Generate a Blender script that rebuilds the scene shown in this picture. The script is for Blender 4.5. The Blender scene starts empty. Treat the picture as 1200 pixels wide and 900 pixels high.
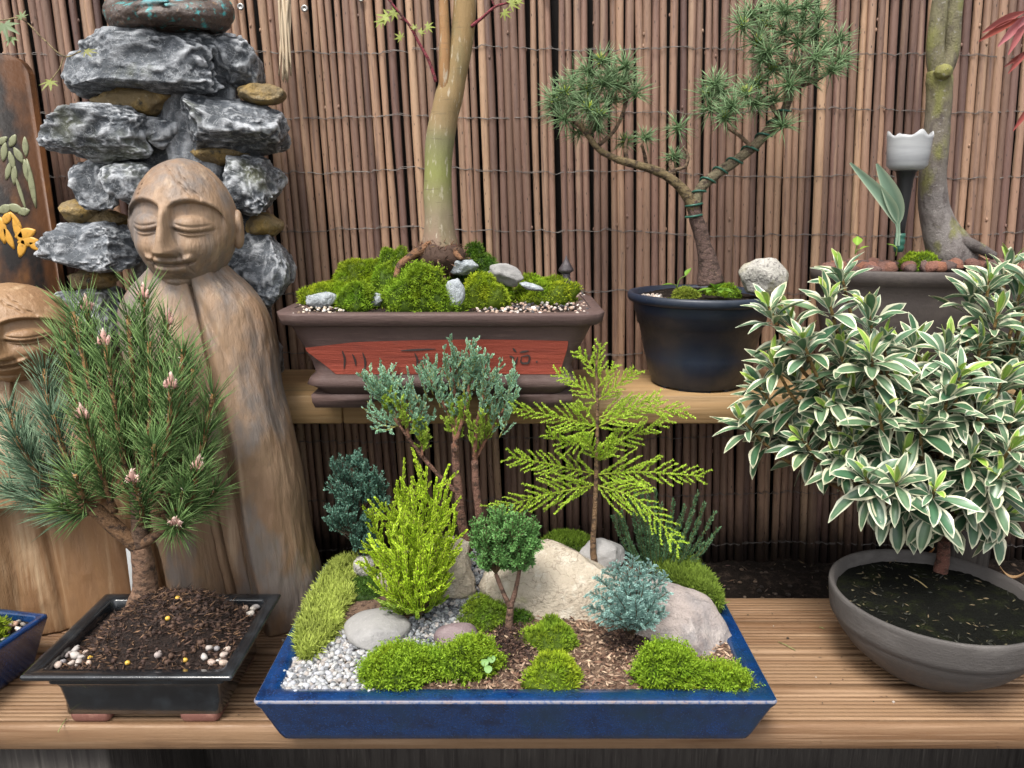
import bpy, math, random
import numpy as np
from mathutils import Vector

rnd = random.Random(7)
R = np.random.RandomState(11)
rad = math.radians
scene = bpy.context.scene
C = scene.collection

# ------------------------------------------------------------------ camera, world, sun, exposure
PITCH, FPX, CAMZ = rad(13.2), 900.0, 0.61
cd = bpy.data.cameras.new('camera'); cam = bpy.data.objects.new('camera', cd); C.objects.link(cam)
cam.location = (0, 0, CAMZ); cam.rotation_euler = (math.pi/2 - PITCH, 0, 0)
cd.sensor_width = 36; cd.lens = 36*FPX/1200; cd.clip_start = .02; cd.clip_end = 500
scene.camera = cam

SUN_EL, SUN_AZ = rad(60), rad(205)          # azimuth measured from +Y clockwise: behind the camera, a little to the left
w = bpy.data.worlds.new('World'); scene.world = w; w.use_nodes = True
nt = w.node_tree; bg = nt.nodes['Background']
sky = nt.nodes.new('ShaderNodeTexSky'); sky.sky_type = 'NISHITA'; sky.sun_disc = False
sky.sun_elevation = SUN_EL; sky.sun_rotation = SUN_AZ; sky.air_density = 1.0; sky.dust_density = 4.0; sky.ozone_density = 1.0
hs = nt.nodes.new('ShaderNodeHueSaturation'); hs.inputs['Saturation'].default_value = .18   # pale overcast
nt.links.new(sky.outputs[0], hs.inputs['Color']); nt.links.new(hs.outputs[0], bg.inputs[0])
bg.inputs[1].default_value = .115
sl = bpy.data.lights.new('sun', 'SUN'); sl.energy = 1.5; sl.angle = rad(18); sl.color = (1, .95, .87)
so = bpy.data.objects.new('sun', sl); C.objects.link(so)
dv = Vector((math.sin(SUN_AZ)*math.cos(SUN_EL), math.cos(SUN_AZ)*math.cos(SUN_EL), math.sin(SUN_EL)))
so.rotation_euler = dv.to_track_quat('Z', 'Y').to_euler(); so.location = (0, -2, 4)
vs = scene.view_settings
vs.view_transform = 'Standard'; vs.look = 'None'; vs.gamma = 1; vs.use_curve_mapping = False; vs.exposure = 1.38

# ------------------------------------------------------------------ pixel to place helpers
_c, _s = math.cos(PITCH), math.sin(PITCH)
def ray(x, y):
    u = (x-600)/FPX; v = (450-y)/FPX
    return (u, _c+v*_s, -_s+v*_c)
def PZ(x, y, z):                 # point at height z seen at pixel x, y
    d = ray(x, y); t = (z-CAMZ)/d[2]; return np.array((d[0]*t, d[1]*t, z))
def PY(x, y, Y):                 # point at distance Y seen at pixel x, y
    d = ray(x, y); t = Y/d[1]; return np.array((d[0]*t, Y, CAMZ+d[2]*t))
def mpp(p): return (p[1]*_c-(p[2]-CAMZ)*_s)/FPX     # metres per pixel at a place

# ------------------------------------------------------------------ noise
def _h(i, j, k, s):
    n = (i*374761393+j*668265263+k*2147483647+s*974634777) & 0xffffffff
    n = ((n ^ (n >> 13))*1274126177) & 0xffffffff
    return ((n ^ (n >> 16)) & 0xffff)/65535.0
def vnoise(P, sc=1.0, seed=0):
    P = np.asarray(P, float)*sc; I = np.floor(P).astype(np.int64); f = P-I; f = f*f*(3-2*f); o = 0
    for a in (0, 1):
        for b in (0, 1):
            for c in (0, 1):
                wgt = (f[:, 0] if a else 1-f[:, 0])*(f[:, 1] if b else 1-f[:, 1])*(f[:, 2] if c else 1-f[:, 2])
                o = o+wgt*_h(I[:, 0]+a, I[:, 1]+b, I[:, 2]+c, seed)
    return o*2-1
def fbm(P, sc, seed=0, o=3):
    return sum(vnoise(P, sc*2**k, seed+k)*.5**k for k in range(o))

# ------------------------------------------------------------------ mesh builder
class MB:
    def __init__(s): s.v = []; s.f = {3: [], 4: []}; s.c = []; s.n = 0; s.ng = []
    def add(s, v, f, col=(1, 1, 1)):
        v = np.asarray(v, float).reshape(-1, 3)
        if len(v) == 0: return
        col = np.asarray(col, float)
        if col.ndim == 1: col = np.tile(col, (len(v), 1))
        s.v.append(v); s.c.append(col)
        if isinstance(f, np.ndarray):
            s.f[f.shape[1]].append(f+s.n)
        else:
            for q in f:
                q = [i+s.n for i in q]
                if len(q) in (3, 4): s.f[len(q)].append(np.array([q]))
                else: s.ng.append(q)
        s.n += len(v)
    def build(s, name, mat, parent=None, origin=None, smooth=True):
        v = np.concatenate(s.v); c = np.concatenate(s.c)
        off = np.zeros(3)
        if parent is not None:
            p = parent
            while p is not None: off += np.array(p.location); p = p.parent
        if origin is not None: off = off+np.asarray(origin, float)
        me = bpy.data.meshes.new(name)
        t = np.concatenate(s.f[3]) if s.f[3] else np.zeros((0, 3), int)
        q = np.concatenate(s.f[4]) if s.f[4] else np.zeros((0, 4), int)
        loops = np.concatenate([t.ravel(), q.ravel()]+[np.array(g) for g in s.ng]).astype(np.int32)
        tot = np.concatenate([np.full(len(t), 3), np.full(len(q), 4), np.array([len(g) for g in s.ng], int)]).astype(np.int32)
        st = np.concatenate([[0], np.cumsum(tot)[:-1]]).astype(np.int32)
        me.vertices.add(len(v)); me.vertices.foreach_set('co', (v-off).astype(np.float32).ravel())
        me.loops.add(len(loops)); me.loops.foreach_set('vertex_index', loops)
        me.polygons.add(len(tot)); me.polygons.foreach_set('loop_start', st); me.polygons.foreach_set('loop_total', tot)
        if smooth: me.polygons.foreach_set('use_smooth', np.ones(len(tot), bool))
        me.update(calc_edges=True)
        a = me.color_attributes.new('Col', 'FLOAT_COLOR', 'POINT')
        a.data.foreach_set('color', np.hstack([c, np.ones((len(c), 1))]).astype(np.float32).ravel())
        me.materials.append(mat)
        o = bpy.data.objects.new(name, me); C.objects.link(o)
        if parent is not None: o.parent = parent
        if origin is not None: o.location = origin
        return o

def tag(o, label, cat, group=None, kind=None):
    o['label'] = label; o['category'] = cat
    if group: o['group'] = group
    if kind: o['kind'] = kind
    return o
def setting(o): o['kind'] = 'structure'; return o
def stuff(o, label=None, cat=None):
    o['kind'] = 'stuff'
    if label: o['label'] = label; o['category'] = cat
    return o
def thing(name, loc, label, cat, group=None):
    o = bpy.data.objects.new(name, None); C.objects.link(o); o.location = tuple(loc); o.empty_display_size = .02
    return tag(o, label, cat, group)
def copy_as(o, name, loc, rot, scale, parent=None):
    c = o.copy(); c.name = name; C.objects.link(c); c.location = tuple(loc); c.rotation_euler = rot
    c.scale = (scale,)*3 if np.isscalar(scale) else scale; c.parent = parent
    return c

# ------------------------------------------------------------------ shapes
def nrm(v): v = np.asarray(v, float); return v/(np.linalg.norm(v, axis=-1, keepdims=True)+1e-12)
def smooth_path(pts, n=6):
    p = np.asarray(pts, float)
    if len(p) < 3: return np.array([p[0]+(p[-1]-p[0])*t for t in np.linspace(0, 1, n+1)])
    e = np.vstack([2*p[0]-p[1], p, 2*p[-1]-p[-2]]); out = []
    for i in range(1, len(e)-2):
        for t in np.linspace(0, 1, n, endpoint=False):
            a, b, c, d = e[i-1], e[i], e[i+1], e[i+2]
            out.append(.5*((2*b)+(-a+c)*t+(2*a-5*b+4*c-d)*t*t+(-a+3*b-3*c+d)*t**3))
    out.append(p[-1]); return np.array(out)
def tube(mb, pts, r, sides=8, col=(1, 1, 1), cap=True, bump=0, seed=0):
    p = np.asarray(pts, float); n = len(p); r = np.broadcast_to(np.asarray(r, float), (n,))
    t = nrm(np.gradient(p, axis=0)); a = np.array((0, 0, 1.)) if abs(t[0][2]) < .9 else np.array((1., 0, 0))
    V = []; u = nrm(np.cross(t[0], a))
    for i in range(n):
        u = nrm(u-t[i]*np.dot(u, t[i])); b = np.cross(t[i], u)
        th = np.linspace(0, 2*math.pi, sides, endpoint=False)
        V.append(p[i]+r[i]*(np.cos(th)[:, None]*u+np.sin(th)[:, None]*b))
    V = np.array(V)
    if bump:
        ctr = p[:, None, :]; fl = V.reshape(-1, 3)
        k = 1+bump*fbm(fl, 1/(r.mean()*2.2), seed, 3).reshape(n, sides, 1); V = ctr+(V-ctr)*k
    V = V.reshape(-1, 3); i = np.arange(n-1)[:, None]*sides; j = np.arange(sides)[None]; j2 = (j+1) % sides
    F = np.stack([i+j, i+j2, i+sides+j2, i+sides+j], -1).reshape(-1, 4)
    col = np.asarray(col, float)
    if col.ndim == 2: col = np.repeat(col, sides, axis=0)
    m0 = mb.n; mb.add(V, F, col)
    if cap:
        mb.ng.append([m0+k for k in range(sides)][::-1]); mb.ng.append([m0+(n-1)*sides+k for k in range(sides)])
def loft(mb, rings, col=(1, 1, 1), cap0=True, cap1=True):
    n = len(rings); m = len(rings[0]); V = np.array(rings, float).reshape(-1, 3)
    i = np.arange(n-1)[:, None]*m; j = np.arange(m)[None]; j2 = (j+1) % m
    F = np.stack([i+j, i+j2, i+m+j2, i+m+j], -1).reshape(-1, 4)
    m0 = mb.n; mb.add(V, F, col)
    if cap0: mb.ng.append([m0+k for k in range(m)][::-1])
    if cap1: mb.ng.append([m0+(n-1)*m+k for k in range(m)])
def rrect(cx, cy, z, hw, hd, r, n=5, chamfer=False, rot=0):
    o = []
    for k, (sx, sy) in enumerate(((1, 1), (-1, 1), (-1, -1), (1, -1))):
        ang = np.linspace(0, math.pi/2, 2 if chamfer else n)+k*math.pi/2
        for a in ang: o.append((sx*(hw-r)+r*math.cos(a), sy*(hd-r)+r*math.sin(a)))
    o = np.array(o); c, s = math.cos(rot), math.sin(rot)
    return np.stack([cx+o[:, 0]*c-o[:, 1]*s, cy+o[:, 0]*s+o[:, 1]*c, np.full(len(o), z)], 1)
def circ(cx, cy, z, r, n=48, ry=None):
    th = np.linspace(0, 2*math.pi, n, endpoint=False)
    return np.stack([cx+r*np.cos(th), cy+(ry or r)*np.sin(th), np.full(n, z)], 1)
def box(mb, c, s, bev=.002, col=(1, 1, 1)):
    x, y, z = c; a, b, h = s[0]/2, s[1]/2, s[2]/2; bev = min(bev, a*.9, b*.9, h*.9)
    loft(mb, [rrect(x, y, z-h, a-bev, b-bev, bev*.5, 2), rrect(x, y, z-h+bev, a, b, bev, 2), rrect(x, y, z+h-bev, a, b, bev, 2), rrect(x, y, z+h, a-bev, b-bev, bev*.5, 2)], col)
_ico = {}
def ico(sub):
    if sub not in _ico:
        import bmesh
        bm = bmesh.new(); bmesh.ops.create_icosphere(bm, subdivisions=sub, radius=1)
        _ico[sub] = (np.array([v.co[:] for v in bm.verts]), np.array([[v.index for v in f.verts] for f in bm.faces])); bm.free()
    return _ico[sub]
def rock_pts(seed, s, sub=4, facets=9, rough=.05, boxy=1.0, crag=0.0):
    v, f = ico(sub); v = v.copy(); rs = np.random.RandomState(seed)
    if boxy != 1: v = np.sign(v)*np.abs(v)**boxy; v /= np.abs(v).max()
    for k in range(facets):
        n = nrm(rs.normal(size=3)); d = rs.uniform(.62, .88)
        v = v-np.clip(v@n-d, 0, None)[:, None]*n*.92
    v = v*(1+.12*fbm(v, 1.1, seed, 2)[:, None])
    v = v*(1+rough*fbm(v, 3.4, seed+5, 4)[:, None])
    if crag: v = v*(1+crag*(.5-np.abs(fbm(v, 2.2, seed+9, 5)))[:, None])
    v -= (v.max(0)+v.min(0))/2; v /= (v.max(0)-v.min(0))/2
    return v*np.asarray(s), f
def rotz(v, a): c, s = math.cos(a), math.sin(a); v = np.asarray(v); return np.stack([v[:, 0]*c-v[:, 1]*s, v[:, 0]*s+v[:, 1]*c, v[:, 2]], 1)
def roty(v, a): c, s = math.cos(a), math.sin(a); return np.stack([v[:, 0]*c+v[:, 2]*s, v[:, 1], -v[:, 0]*s+v[:, 2]*c], 1)
def rotx(v, a): c, s = math.cos(a), math.sin(a); return np.stack([v[:, 0], v[:, 1]*c-v[:, 2]*s, v[:, 1]*s+v[:, 2]*c], 1)
def jit(col, n, a=.15, rs=R):
    return np.clip(np.asarray(col)[None]*(1+rs.uniform(-a, a, (n, 1)))*(1+rs.uniform(-a*.4, a*.4, (n, 3))), 0, 1)
def blades(mb, P, D, L, W, cb, ct, bend=0.0):
    """little folded leaves: four points each"""
    P = np.asarray(P, float); n = len(P)
    if n == 0: return
    D = nrm(D); L = np.broadcast_to(L, (n,))[:, None]; W = np.broadcast_to(W, (n,))[:, None]
    s = nrm(np.cross(D, R.normal(size=(n, 3)))); up = np.cross(s, D)
    mid = P+D*L*.45+up*W*.35; tip = P+D*L+up*L*bend
    V = np.stack([P, mid+s*W*.5, tip, mid-s*W*.5], 1).reshape(-1, 3)
    b = np.arange(n)[:, None]*4
    cb = np.broadcast_to(cb, (n, 3)); ct = np.broadcast_to(ct, (n, 3)); cm = (cb+ct)/2
    Cc = np.stack([cb, cm, ct, cm], 1).reshape(-1, 3)
    F = np.concatenate([b+np.array([[0, 1, 2]]), b+np.array([[0, 2, 3]])])
    mb.add(V, F, Cc)
def needles(mb, P, D, L, W, cb, ct, droop=0.0):
    """three sided tapering needles with one bend"""
    P = np.asarray(P, float); n = len(P); D = nrm(D); L = np.broadcast_to(L, (n,))[:, None]
    s = nrm(np.cross(D, R.normal(size=(n, 3)))); u = np.cross(s, D); W = np.broadcast_to(W, (n,))[:, None]*.5
    bnd = np.array((0, 0, -1.))*droop
    V = []
    for k in range(2):
        q = P+D*L*(.55*k)+bnd*L*(.3*k); ww = W*(1, .95)[k]
        for t in range(3):
            a = t*2*math.pi/3; V.append(q+ww*(math.cos(a)*s+math.sin(a)*u))
    V.append(P+D*L+bnd*L)
    V = np.stack(V, 1).reshape(-1, 3); b = np.arange(n)[:, None]*7
    q = np.array([[0, 1, 4, 3], [1, 2, 5, 4], [2, 0, 3, 5]]); t = np.array([[3, 4, 6], [4, 5, 6], [5, 3, 6]])
    cb = np.broadcast_to(cb, (n, 3)); ct = np.broadcast_to(ct, (n, 3)); cm = cb*.6+ct*.4
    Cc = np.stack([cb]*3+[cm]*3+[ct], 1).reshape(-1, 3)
    m0 = mb.n; mb.add(V, (b[:, None, :]+q[None]).reshape(-1, 4), Cc); mb.f[3].append((b[:, None, :]+t[None]).reshape(-1, 3)+m0)
def along(path, n, lo=0, hi=1):
    """n random places on a path with the tangent there"""
    p = np.asarray(path); seg = np.linalg.norm(np.diff(p, axis=0), axis=1); cum = np.concatenate([[0], np.cumsum(seg)])
    d = np.sort(R.uniform(lo, hi, n))*cum[-1]; i = np.clip(np.searchsorted(cum, d)-1, 0, len(seg)-1)
    f = ((d-cum[i])/(seg[i]+1e-9))[:, None]
    return p[i]*(1-f)+p[i+1]*f, nrm(p[i+1]-p[i]), d/cum[-1]
def leafy(mb, path, n, L, W, ang, cb, ct, lo=0, hi=1, flat=None, taper=.5, var=.18):
    """small leaves all round (or flat on both sides of) a shoot"""
    P, T, t = along(path, n, lo, hi); rv = R.normal(size=(n, 3))
    if flat is not None:
        sd = nrm(np.cross(T, np.asarray(flat, float))); rv = sd*np.where(np.arange(n) % 2, 1, -1)[:, None]+R.normal(size=(n, 3))*.25
    o = nrm(rv-T*(rv*T).sum(1, keepdims=True))
    D = T*math.cos(ang)+o*math.sin(ang)
    l = L*(1-taper*t)*R.uniform(.75, 1.15, n)
    k = 1+R.uniform(-var, var, (n, 1))
    blades(mb, P, D, l, W*R.uniform(.8, 1.2, n), np.asarray(cb)*k, np.asarray(ct)*k)

# ------------------------------------------------------------------ materials
def material(name, base=None, rough=.65, var=(), bump=None, spec=.4, coat=0, trans=0, objrand=None, metal=0, speck=None, sheen=0, rvar=0, point=None, stain_shade=None):
    m = bpy.data.materials.new(name); m.use_nodes = True; t = m.node_tree; N = t.nodes; L = t.links
    b = N['Principled BSDF']; tc = N.new('ShaderNodeTexCoord')
    b.inputs['Roughness'].default_value = rough; b.inputs['Specular IOR Level'].default_value = spec
    b.inputs['Coat Weight'].default_value = coat; b.inputs['Coat Roughness'].default_value = .05; b.inputs['Metallic'].default_value = metal
    if sheen: b.inputs['Sheen Weight'].default_value = sheen
    def mapping(scale):
        mp = N.new('ShaderNodeMapping'); mp.inputs['Scale'].default_value = scale if hasattr(scale, '__len__') else (scale,)*3
        if objrand:
            oi = N.new('ShaderNodeObjectInfo'); cm = N.new('ShaderNodeVectorMath'); cm.operation = 'SCALE'; cm.inputs[0].default_value = (7, 13, 5)
            L.new(oi.outputs['Random'], cm.inputs['Scale']); L.new(cm.outputs[0], mp.inputs['Location'])
        L.new(tc.outputs['Object'], mp.inputs['Vector']); return mp
    def noise(scale, detail=4, rg=.6, dist=0):
        n = N.new('ShaderNodeTexNoise'); n.inputs['Scale'].default_value = 1; n.inputs['Detail'].default_value = detail
        n.inputs['Roughness'].default_value = rg; n.inputs['Distortion'].default_value = dist
        L.new(mapping(scale).outputs[0], n.inputs['Vector']); return n
    if base is None:
        a = N.new('ShaderNodeAttribute'); a.attribute_name = 'Col'; cur = a.outputs['Color']
    else:
        c = N.new('ShaderNodeRGB'); c.outputs[0].default_value = (*base, 1); cur = c.outputs[0]
    if objrand:
        oi = N.new('ShaderNodeObjectInfo'); cr = N.new('ShaderNodeValToRGB'); e = cr.color_ramp.elements
        e[0].color = (*objrand[0], 1); e[1].color = (*objrand[-1], 1)
        for k, q in enumerate(objrand[1:-1]): z = e.new((k+1)/(len(objrand)-1)); z.color = (*q, 1)
        L.new(oi.outputs['Random'], cr.inputs[0])
        mx = N.new('ShaderNodeMix'); mx.data_type = 'RGBA'; mx.blend_type = 'MULTIPLY'; mx.inputs[0].default_value = 1
        L.new(cur, mx.inputs[6]); L.new(cr.outputs[0], mx.inputs[7]); cur = mx.outputs[2]
    for (scale, col2, lo, hi, *rest) in var:
        opt = rest[0] if rest else {}
        n = noise(scale, opt.get('detail', 4), opt.get('rg', .6), opt.get('dist', 0)); out = n.outputs[0]
        if opt.get('ridge'):
            s1 = N.new('ShaderNodeMath'); s1.operation = 'SUBTRACT'; s1.inputs[1].default_value = .5; L.new(out, s1.inputs[0])
            s2 = N.new('ShaderNodeMath'); s2.operation = 'ABSOLUTE'; L.new(s1.outputs[0], s2.inputs[0]); out = s2.outputs[0]
        mr = N.new('ShaderNodeMapRange'); mr.inputs[1].default_value = lo; mr.inputs[2].default_value = hi
        if opt.get('amt') is not None: mr.inputs[4].default_value = opt['amt']
        L.new(out, mr.inputs[0])
        mx = N.new('ShaderNodeMix'); mx.data_type = 'RGBA'; mx.blend_type = opt.get('blend', 'MIX'); mx.clamp_factor = True
        L.new(mr.outputs[0], mx.inputs[0]); L.new(cur, mx.inputs[6]); mx.inputs[7].default_value = (*col2, 1); cur = mx.outputs[2]
    if speck:
        vo = N.new('ShaderNodeTexVoronoi'); vo.inputs['Scale'].default_value = 1; L.new(mapping(speck[0]).outputs[0], vo.inputs['Vector'])
        mr = N.new('ShaderNodeMapRange'); mr.inputs[1].default_value = speck[2]; mr.inputs[2].default_value = speck[2]*.6; L.new(vo.outputs['Distance'], mr.inputs[0])
        mx = N.new('ShaderNodeMix'); mx.data_type = 'RGBA'; mx.clamp_factor = True; L.new(mr.outputs[0], mx.inputs[0]); L.new(cur, mx.inputs[6]); mx.inputs[7].default_value = (*speck[1], 1); cur = mx.outputs[2]
    if point:                     # worn or dry-brushed raised edges
        ge = N.new('ShaderNodeNewGeometry'); mr = N.new('ShaderNodeMapRange'); mr.inputs[1].default_value = point[1]; mr.inputs[2].default_value = point[2]; mr.inputs[4].default_value = point[3]
        n = noise(point[4], 6, .7); ad = N.new('ShaderNodeMath'); ad.operation = 'MULTIPLY_ADD'; ad.inputs[1].default_value = point[5]; L.new(n.outputs[0], ad.inputs[0]); L.new(ge.outputs['Pointiness'], ad.inputs[2]); L.new(ad.outputs[0], mr.inputs[0])
        mx = N.new('ShaderNodeMix'); mx.data_type = 'RGBA'; mx.clamp_factor = True; L.new(mr.outputs[0], mx.inputs[0]); L.new(cur, mx.inputs[6]); mx.inputs[7].default_value = (*point[0], 1); cur = mx.outputs[2]
    if stain_shade:                     # damp soil on the stick feet, with under-shelf shade painted in
        sp = N.new('ShaderNodeSeparateXYZ'); L.new(tc.outputs['Object'], sp.inputs[0]); n = noise((60, 60, 25), 4); ad = N.new('ShaderNodeMath'); ad.operation = 'MULTIPLY_ADD'; ad.inputs[1].default_value = -.10; L.new(n.outputs[0], ad.inputs[0]); L.new(sp.outputs['Z'], ad.inputs[2])
        mr = N.new('ShaderNodeMapRange'); mr.inputs[1].default_value = stain_shade[1]; mr.inputs[2].default_value = stain_shade[2]; mr.inputs[3].default_value = .9; mr.inputs[4].default_value = 0; L.new(ad.outputs[0], mr.inputs[0])
        mx = N.new('ShaderNodeMix'); mx.data_type = 'RGBA'; mx.clamp_factor = True; L.new(mr.outputs[0], mx.inputs[0]); L.new(cur, mx.inputs[6]); mx.inputs[7].default_value = (*stain_shade[0], 1); cur = mx.outputs[2]
    L.new(cur, b.inputs['Base Color'])
    if rvar:
        n = noise(60, 4); mr = N.new('ShaderNodeMapRange'); mr.inputs[1].default_value = .35; mr.inputs[2].default_value = .65
        mr.inputs[3].default_value = max(.02, rough-rvar); mr.inputs[4].default_value = rough+rvar; L.new(n.outputs[0], mr.inputs[0]); L.new(mr.outputs[0], b.inputs['Roughness'])
    if bump:
        prev = None
        for (scale, dist, *dd) in (bump if isinstance(bump, list) else [bump]):
            n = noise(scale, dd[0] if dd else 5, .65); bp = N.new('ShaderNodeBump'); bp.inputs['Strength'].default_value = 1; bp.inputs['Distance'].default_value = dist
            L.new(n.outputs[0], bp.inputs['Height'])
            if prev: L.new(prev.outputs[0], bp.inputs['Normal'])
            prev = bp
        L.new(prev.outputs[0], b.inputs['Normal'])
    if trans:
        tr = N.new('ShaderNodeBsdfTranslucent'); L.new(cur, tr.inputs[0]); ms = N.new('ShaderNodeMixShader'); ms.inputs[0].default_value = trans
        L.new(b.outputs[0], ms.inputs[1]); L.new(tr.outputs[0], ms.inputs[2]); L.new(ms.outputs[0], N['Material Output'].inputs[0])
    return m

X = {}
X['stick'] = material('willow_stick', (1, 1, 1), .55, objrand=[(.060, .032, .028), (.23, .138, .092), (.088, .048, .041), (.38, .24, .15), (.13, .072, .058), (.32, .195, .125), (.17, .095, .074)], stain_shade=((.012, .009, .008), -.01, .075),
    var=[((60, 60, 2.2), (.38, .26, .17), .52, .72, {'amt': .55}), ((150, 150, 9), (.07, .042, .04), .55, .75, {'amt': .75}), ((500, 500, 40), (.05, .03, .03), .58, .75, {'amt': .6})],
    speck=((160, 160, 42), (.03, .02, .018), .13), bump=[((300, 300, 60), .0008), ((60, 60, 20), .0012)])
X['wire'] = material('wire_rusty', (.16, .145, .135), .5, metal=.6)
X['backing'] = material('gap_shade_backing', (.006, .0045, .004), .95, var=[((30, 30, 4), (.010, .007, .006), .4, .7)])  # near-black colour stands in for the shade between the sticks
X['shelf'] = material('shelf_timber', (.30, .185, .085), .62, var=[((3, 60, 60), (.17, .105, .045), .42, .7), ((9, 300, 300), (.38, .26, .14), .5, .75, {'amt': .6}), ((4, 9, 9), (.13, .10, .05), .56, .72, {'amt': .6})], bump=((8, 260, 260), .0008))
X['deck'] = material('deck_board', (.205, .125, .070), .55, var=[((1.6, 34, 34), (.145, .078, .040), .42, .66), ((2.5, 110, 110), (.34, .225, .14), .52, .72, {'amt': .75}), ((4, 9, 9), (.10, .058, .035), .56, .70, {'amt': .8}), ((40, 110, 60), (.06, .035, .022), .68, .78, {'amt': .7})], bump=[((6, 200, 200), .0008), ((60, 160, 160), .0004)], rvar=.15, spec=.25)
X['grey_timber'] = material('weathered_timber', (.05, .043, .038), .8, var=[((90, 90, 5), (.025, .02, .018), .45, .65), ((260, 260, 14), (.085, .075, .065), .55, .75)], bump=((200, 200, 12), .0015))
X['soil'] = material('dark_soil', (.016, .012, .010), 1.0, spec=.1, var=[(60, (.05, .036, .028), .5, .7), (300, (.008, .006, .005), .5, .65)], bump=[(90, .006), (420, .002)])
X['peat'] = material('peat', (.040, .022, .016), .92, var=[(180, (.018, .010, .008), .48, .62), (420, (.13, .07, .045), .60, .72)], bump=[(150, .006), (600, .003)])
X['mulch'] = material('mulch', (.17, .105, .07), .9, var=[(130, (.055, .03, .022), .48, .62), (500, (.34, .24, .17), .56, .72)], bump=[(180, .005), (700, .002)])
X['bowlsoil'] = material('bowl_soil', (.006, .0065, .005), 1.0, spec=.08, var=[(30, (.016, .019, .007), .5, .70), (320, (.005, .005, .004), .5, .65)], bump=[(120, .004), (520, .002)])
X['paving'] = material('paving', (.05, .046, .043), .8, var=[(14, (.03, .028, .027), .45, .7), (160, (.08, .075, .07), .55, .75)], bump=(120, .002))
X['vc'] = material('foliage', None, .5, spec=.3, trans=.28)
X['moss'] = material('moss', None, .65, spec=.2, trans=.28)
X['leaf'] = material('glossy_leaf', None, .34, spec=.5, trans=.10, objrand=[(.75, .78, .78), (1.1, 1.05, .9), (.95, 1, 1), (1.15, 1.15, 1.15)], var=[((90, 90, 90), (.02, .05, .03), .52, .75, {'amt': .25})])
X['bark'] = material('bark', None, .8, var=[((90, 90, 130), (.030, .017, .012), .48, .62, {'amt': .85}), (420, (.30, .20, .13), .56, .72, {'amt': .6})], bump=[((120, 120, 170), .006), (600, .0015)])
X['oldbark'] = material('old_bark', None, .75, var=[((60, 60, 30), (.06, .045, .042), .48, .66, {'amt': .8}), ((26, 26, 14), (.17, .17, .045), .53, .66, {'amt': .75}), ((120, 120, 160), (.30, .28, .26), .60, .72, {'amt': .7})], bump=[((90, 90, 50), .004, 7), (380, .0015)])
X['maplebark'] = material('maple_bark', None, .72, var=[((26, 26, 9), (.15, .14, .07), .5, .68, {'amt': .7}), ((170, 170, 40), (.46, .42, .33), .58, .68, {'amt': .6}), ((20, 20, 190), (.10, .075, .045), .62, .72, {'amt': .6}), ((30, 30, 10), (.12, .085, .05), .55, .72, {'amt': .45}), (400, (.07, .05, .03), .62, .75, {'amt': .6})], bump=[((150, 150, 30), .0012), (500, .0006)])
X['statue'] = material('carved_wood', (.27, .178, .112), .55, var=[((7, 7, 2.5), (.17, .10, .058), .42, .66), ((14, 14, 7), (.15, .13, .118), .47, .60, {'amt': .85}), ((150, 150, 12), (.15, .09, .05), .55, .75, {'amt': .55}), ((60, 60, 3), (.46, .34, .23), .56, .76, {'amt': .6}), ((5, 5, 9), (.05, .032, .022), .62, .72, {'amt': .6})], bump=[((45, 45, 14), .0035), ((160, 160, 9), .0016)], rvar=.1)
X['statue2'] = material('carved_wood_warm', (.25, .15, .078), .5, var=[((9, 9, 2.5), (.20, .105, .05), .46, .68), ((150, 150, 12), (.15, .08, .04), .55, .75, {'amt': .5}), ((50, 50, 3), (.56, .42, .27), .54, .76, {'amt': .6})], bump=[((45, 45, 18), .003), ((160, 160, 10), .001)], rvar=.1)
X['slate'] = material('painted_slate', (.060, .068, .078), .6, var=[(11, (.13, .145, .165), .44, .66), ((30, 30, 45), (.36, .38, .41), .54, .70, {'detail': 9, 'rg': .78, 'amt': .8}), ((45, 45, 45), (.60, .62, .64), .012, .0, {'ridge': 1, 'detail': 6, 'rg': .6, 'dist': .6, 'amt': .45}), (8, (.16, .165, .06), .58, .72, {'amt': .5})],
    point=((.60, .62, .65), .55, .62, .85, (70, 70, 70), .10), bump=[((55, 55, 55), .008, 9), (260, .0025, 6)], rvar=.12)
X['ochre'] = material('ochre_stone', (.20, .145, .07), .6, var=[(30, (.40, .26, .07), .5, .68), (60, (.04, .035, .025), .54, .7), (160, (.45, .40, .28), .6, .76, {'amt': .7})], bump=[(70, .006, 7), (300, .002)])
X['bronze'] = material('verdigris_bronze', None, .45, var=[(90, (.02, .35, .36), .56, .68, {'amt': .75}), (200, (.30, .18, .08), .6, .75, {'amt': .6})], bump=[(160, .002)], spec=.6)
X['lacquer'] = material('lacquer_panel', (.085, .034, .012), .45, var=[(9, (.24, .10, .022), .50, .70), ((11, 11, 6), (.010, .007, .006), .43, .56), (300, (.5, .3, .1), .72, .8, {'amt': .5})], bump=((120, 120, 120), .0006), spec=.25)
X['paint'] = material('painted_petal', None, .4, var=[(160, (.05, .04, .02), .55, .75, {'amt': .6})])
X['terra'] = material('brown_clay', (.085, .053, .047), .68, var=[(18, (.075, .046, .042), .45, .7), ((16, 16, 260), (.17, .11, .095), .55, .75, {'amt': .5}), (8, (.19, .145, .13), .60, .76, {'amt': .5})], bump=[((30, 30, 300), .0006), (260, .0005)], rvar=.1)
X['redpanel'] = material('red_slip', (.27, .052, .031), .7, var=[((8, 8, 90), (.20, .038, .025), .45, .7), (40, (.20, .05, .035), .60, .75, {'amt': .7})], bump=[((20, 20, 220), .0012), (300, .0006)])
X['incised'] = material('cut_shade_stroke', (.035, .024, .022), .8)  # dark colour stands in for the shade inside cut lines
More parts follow.
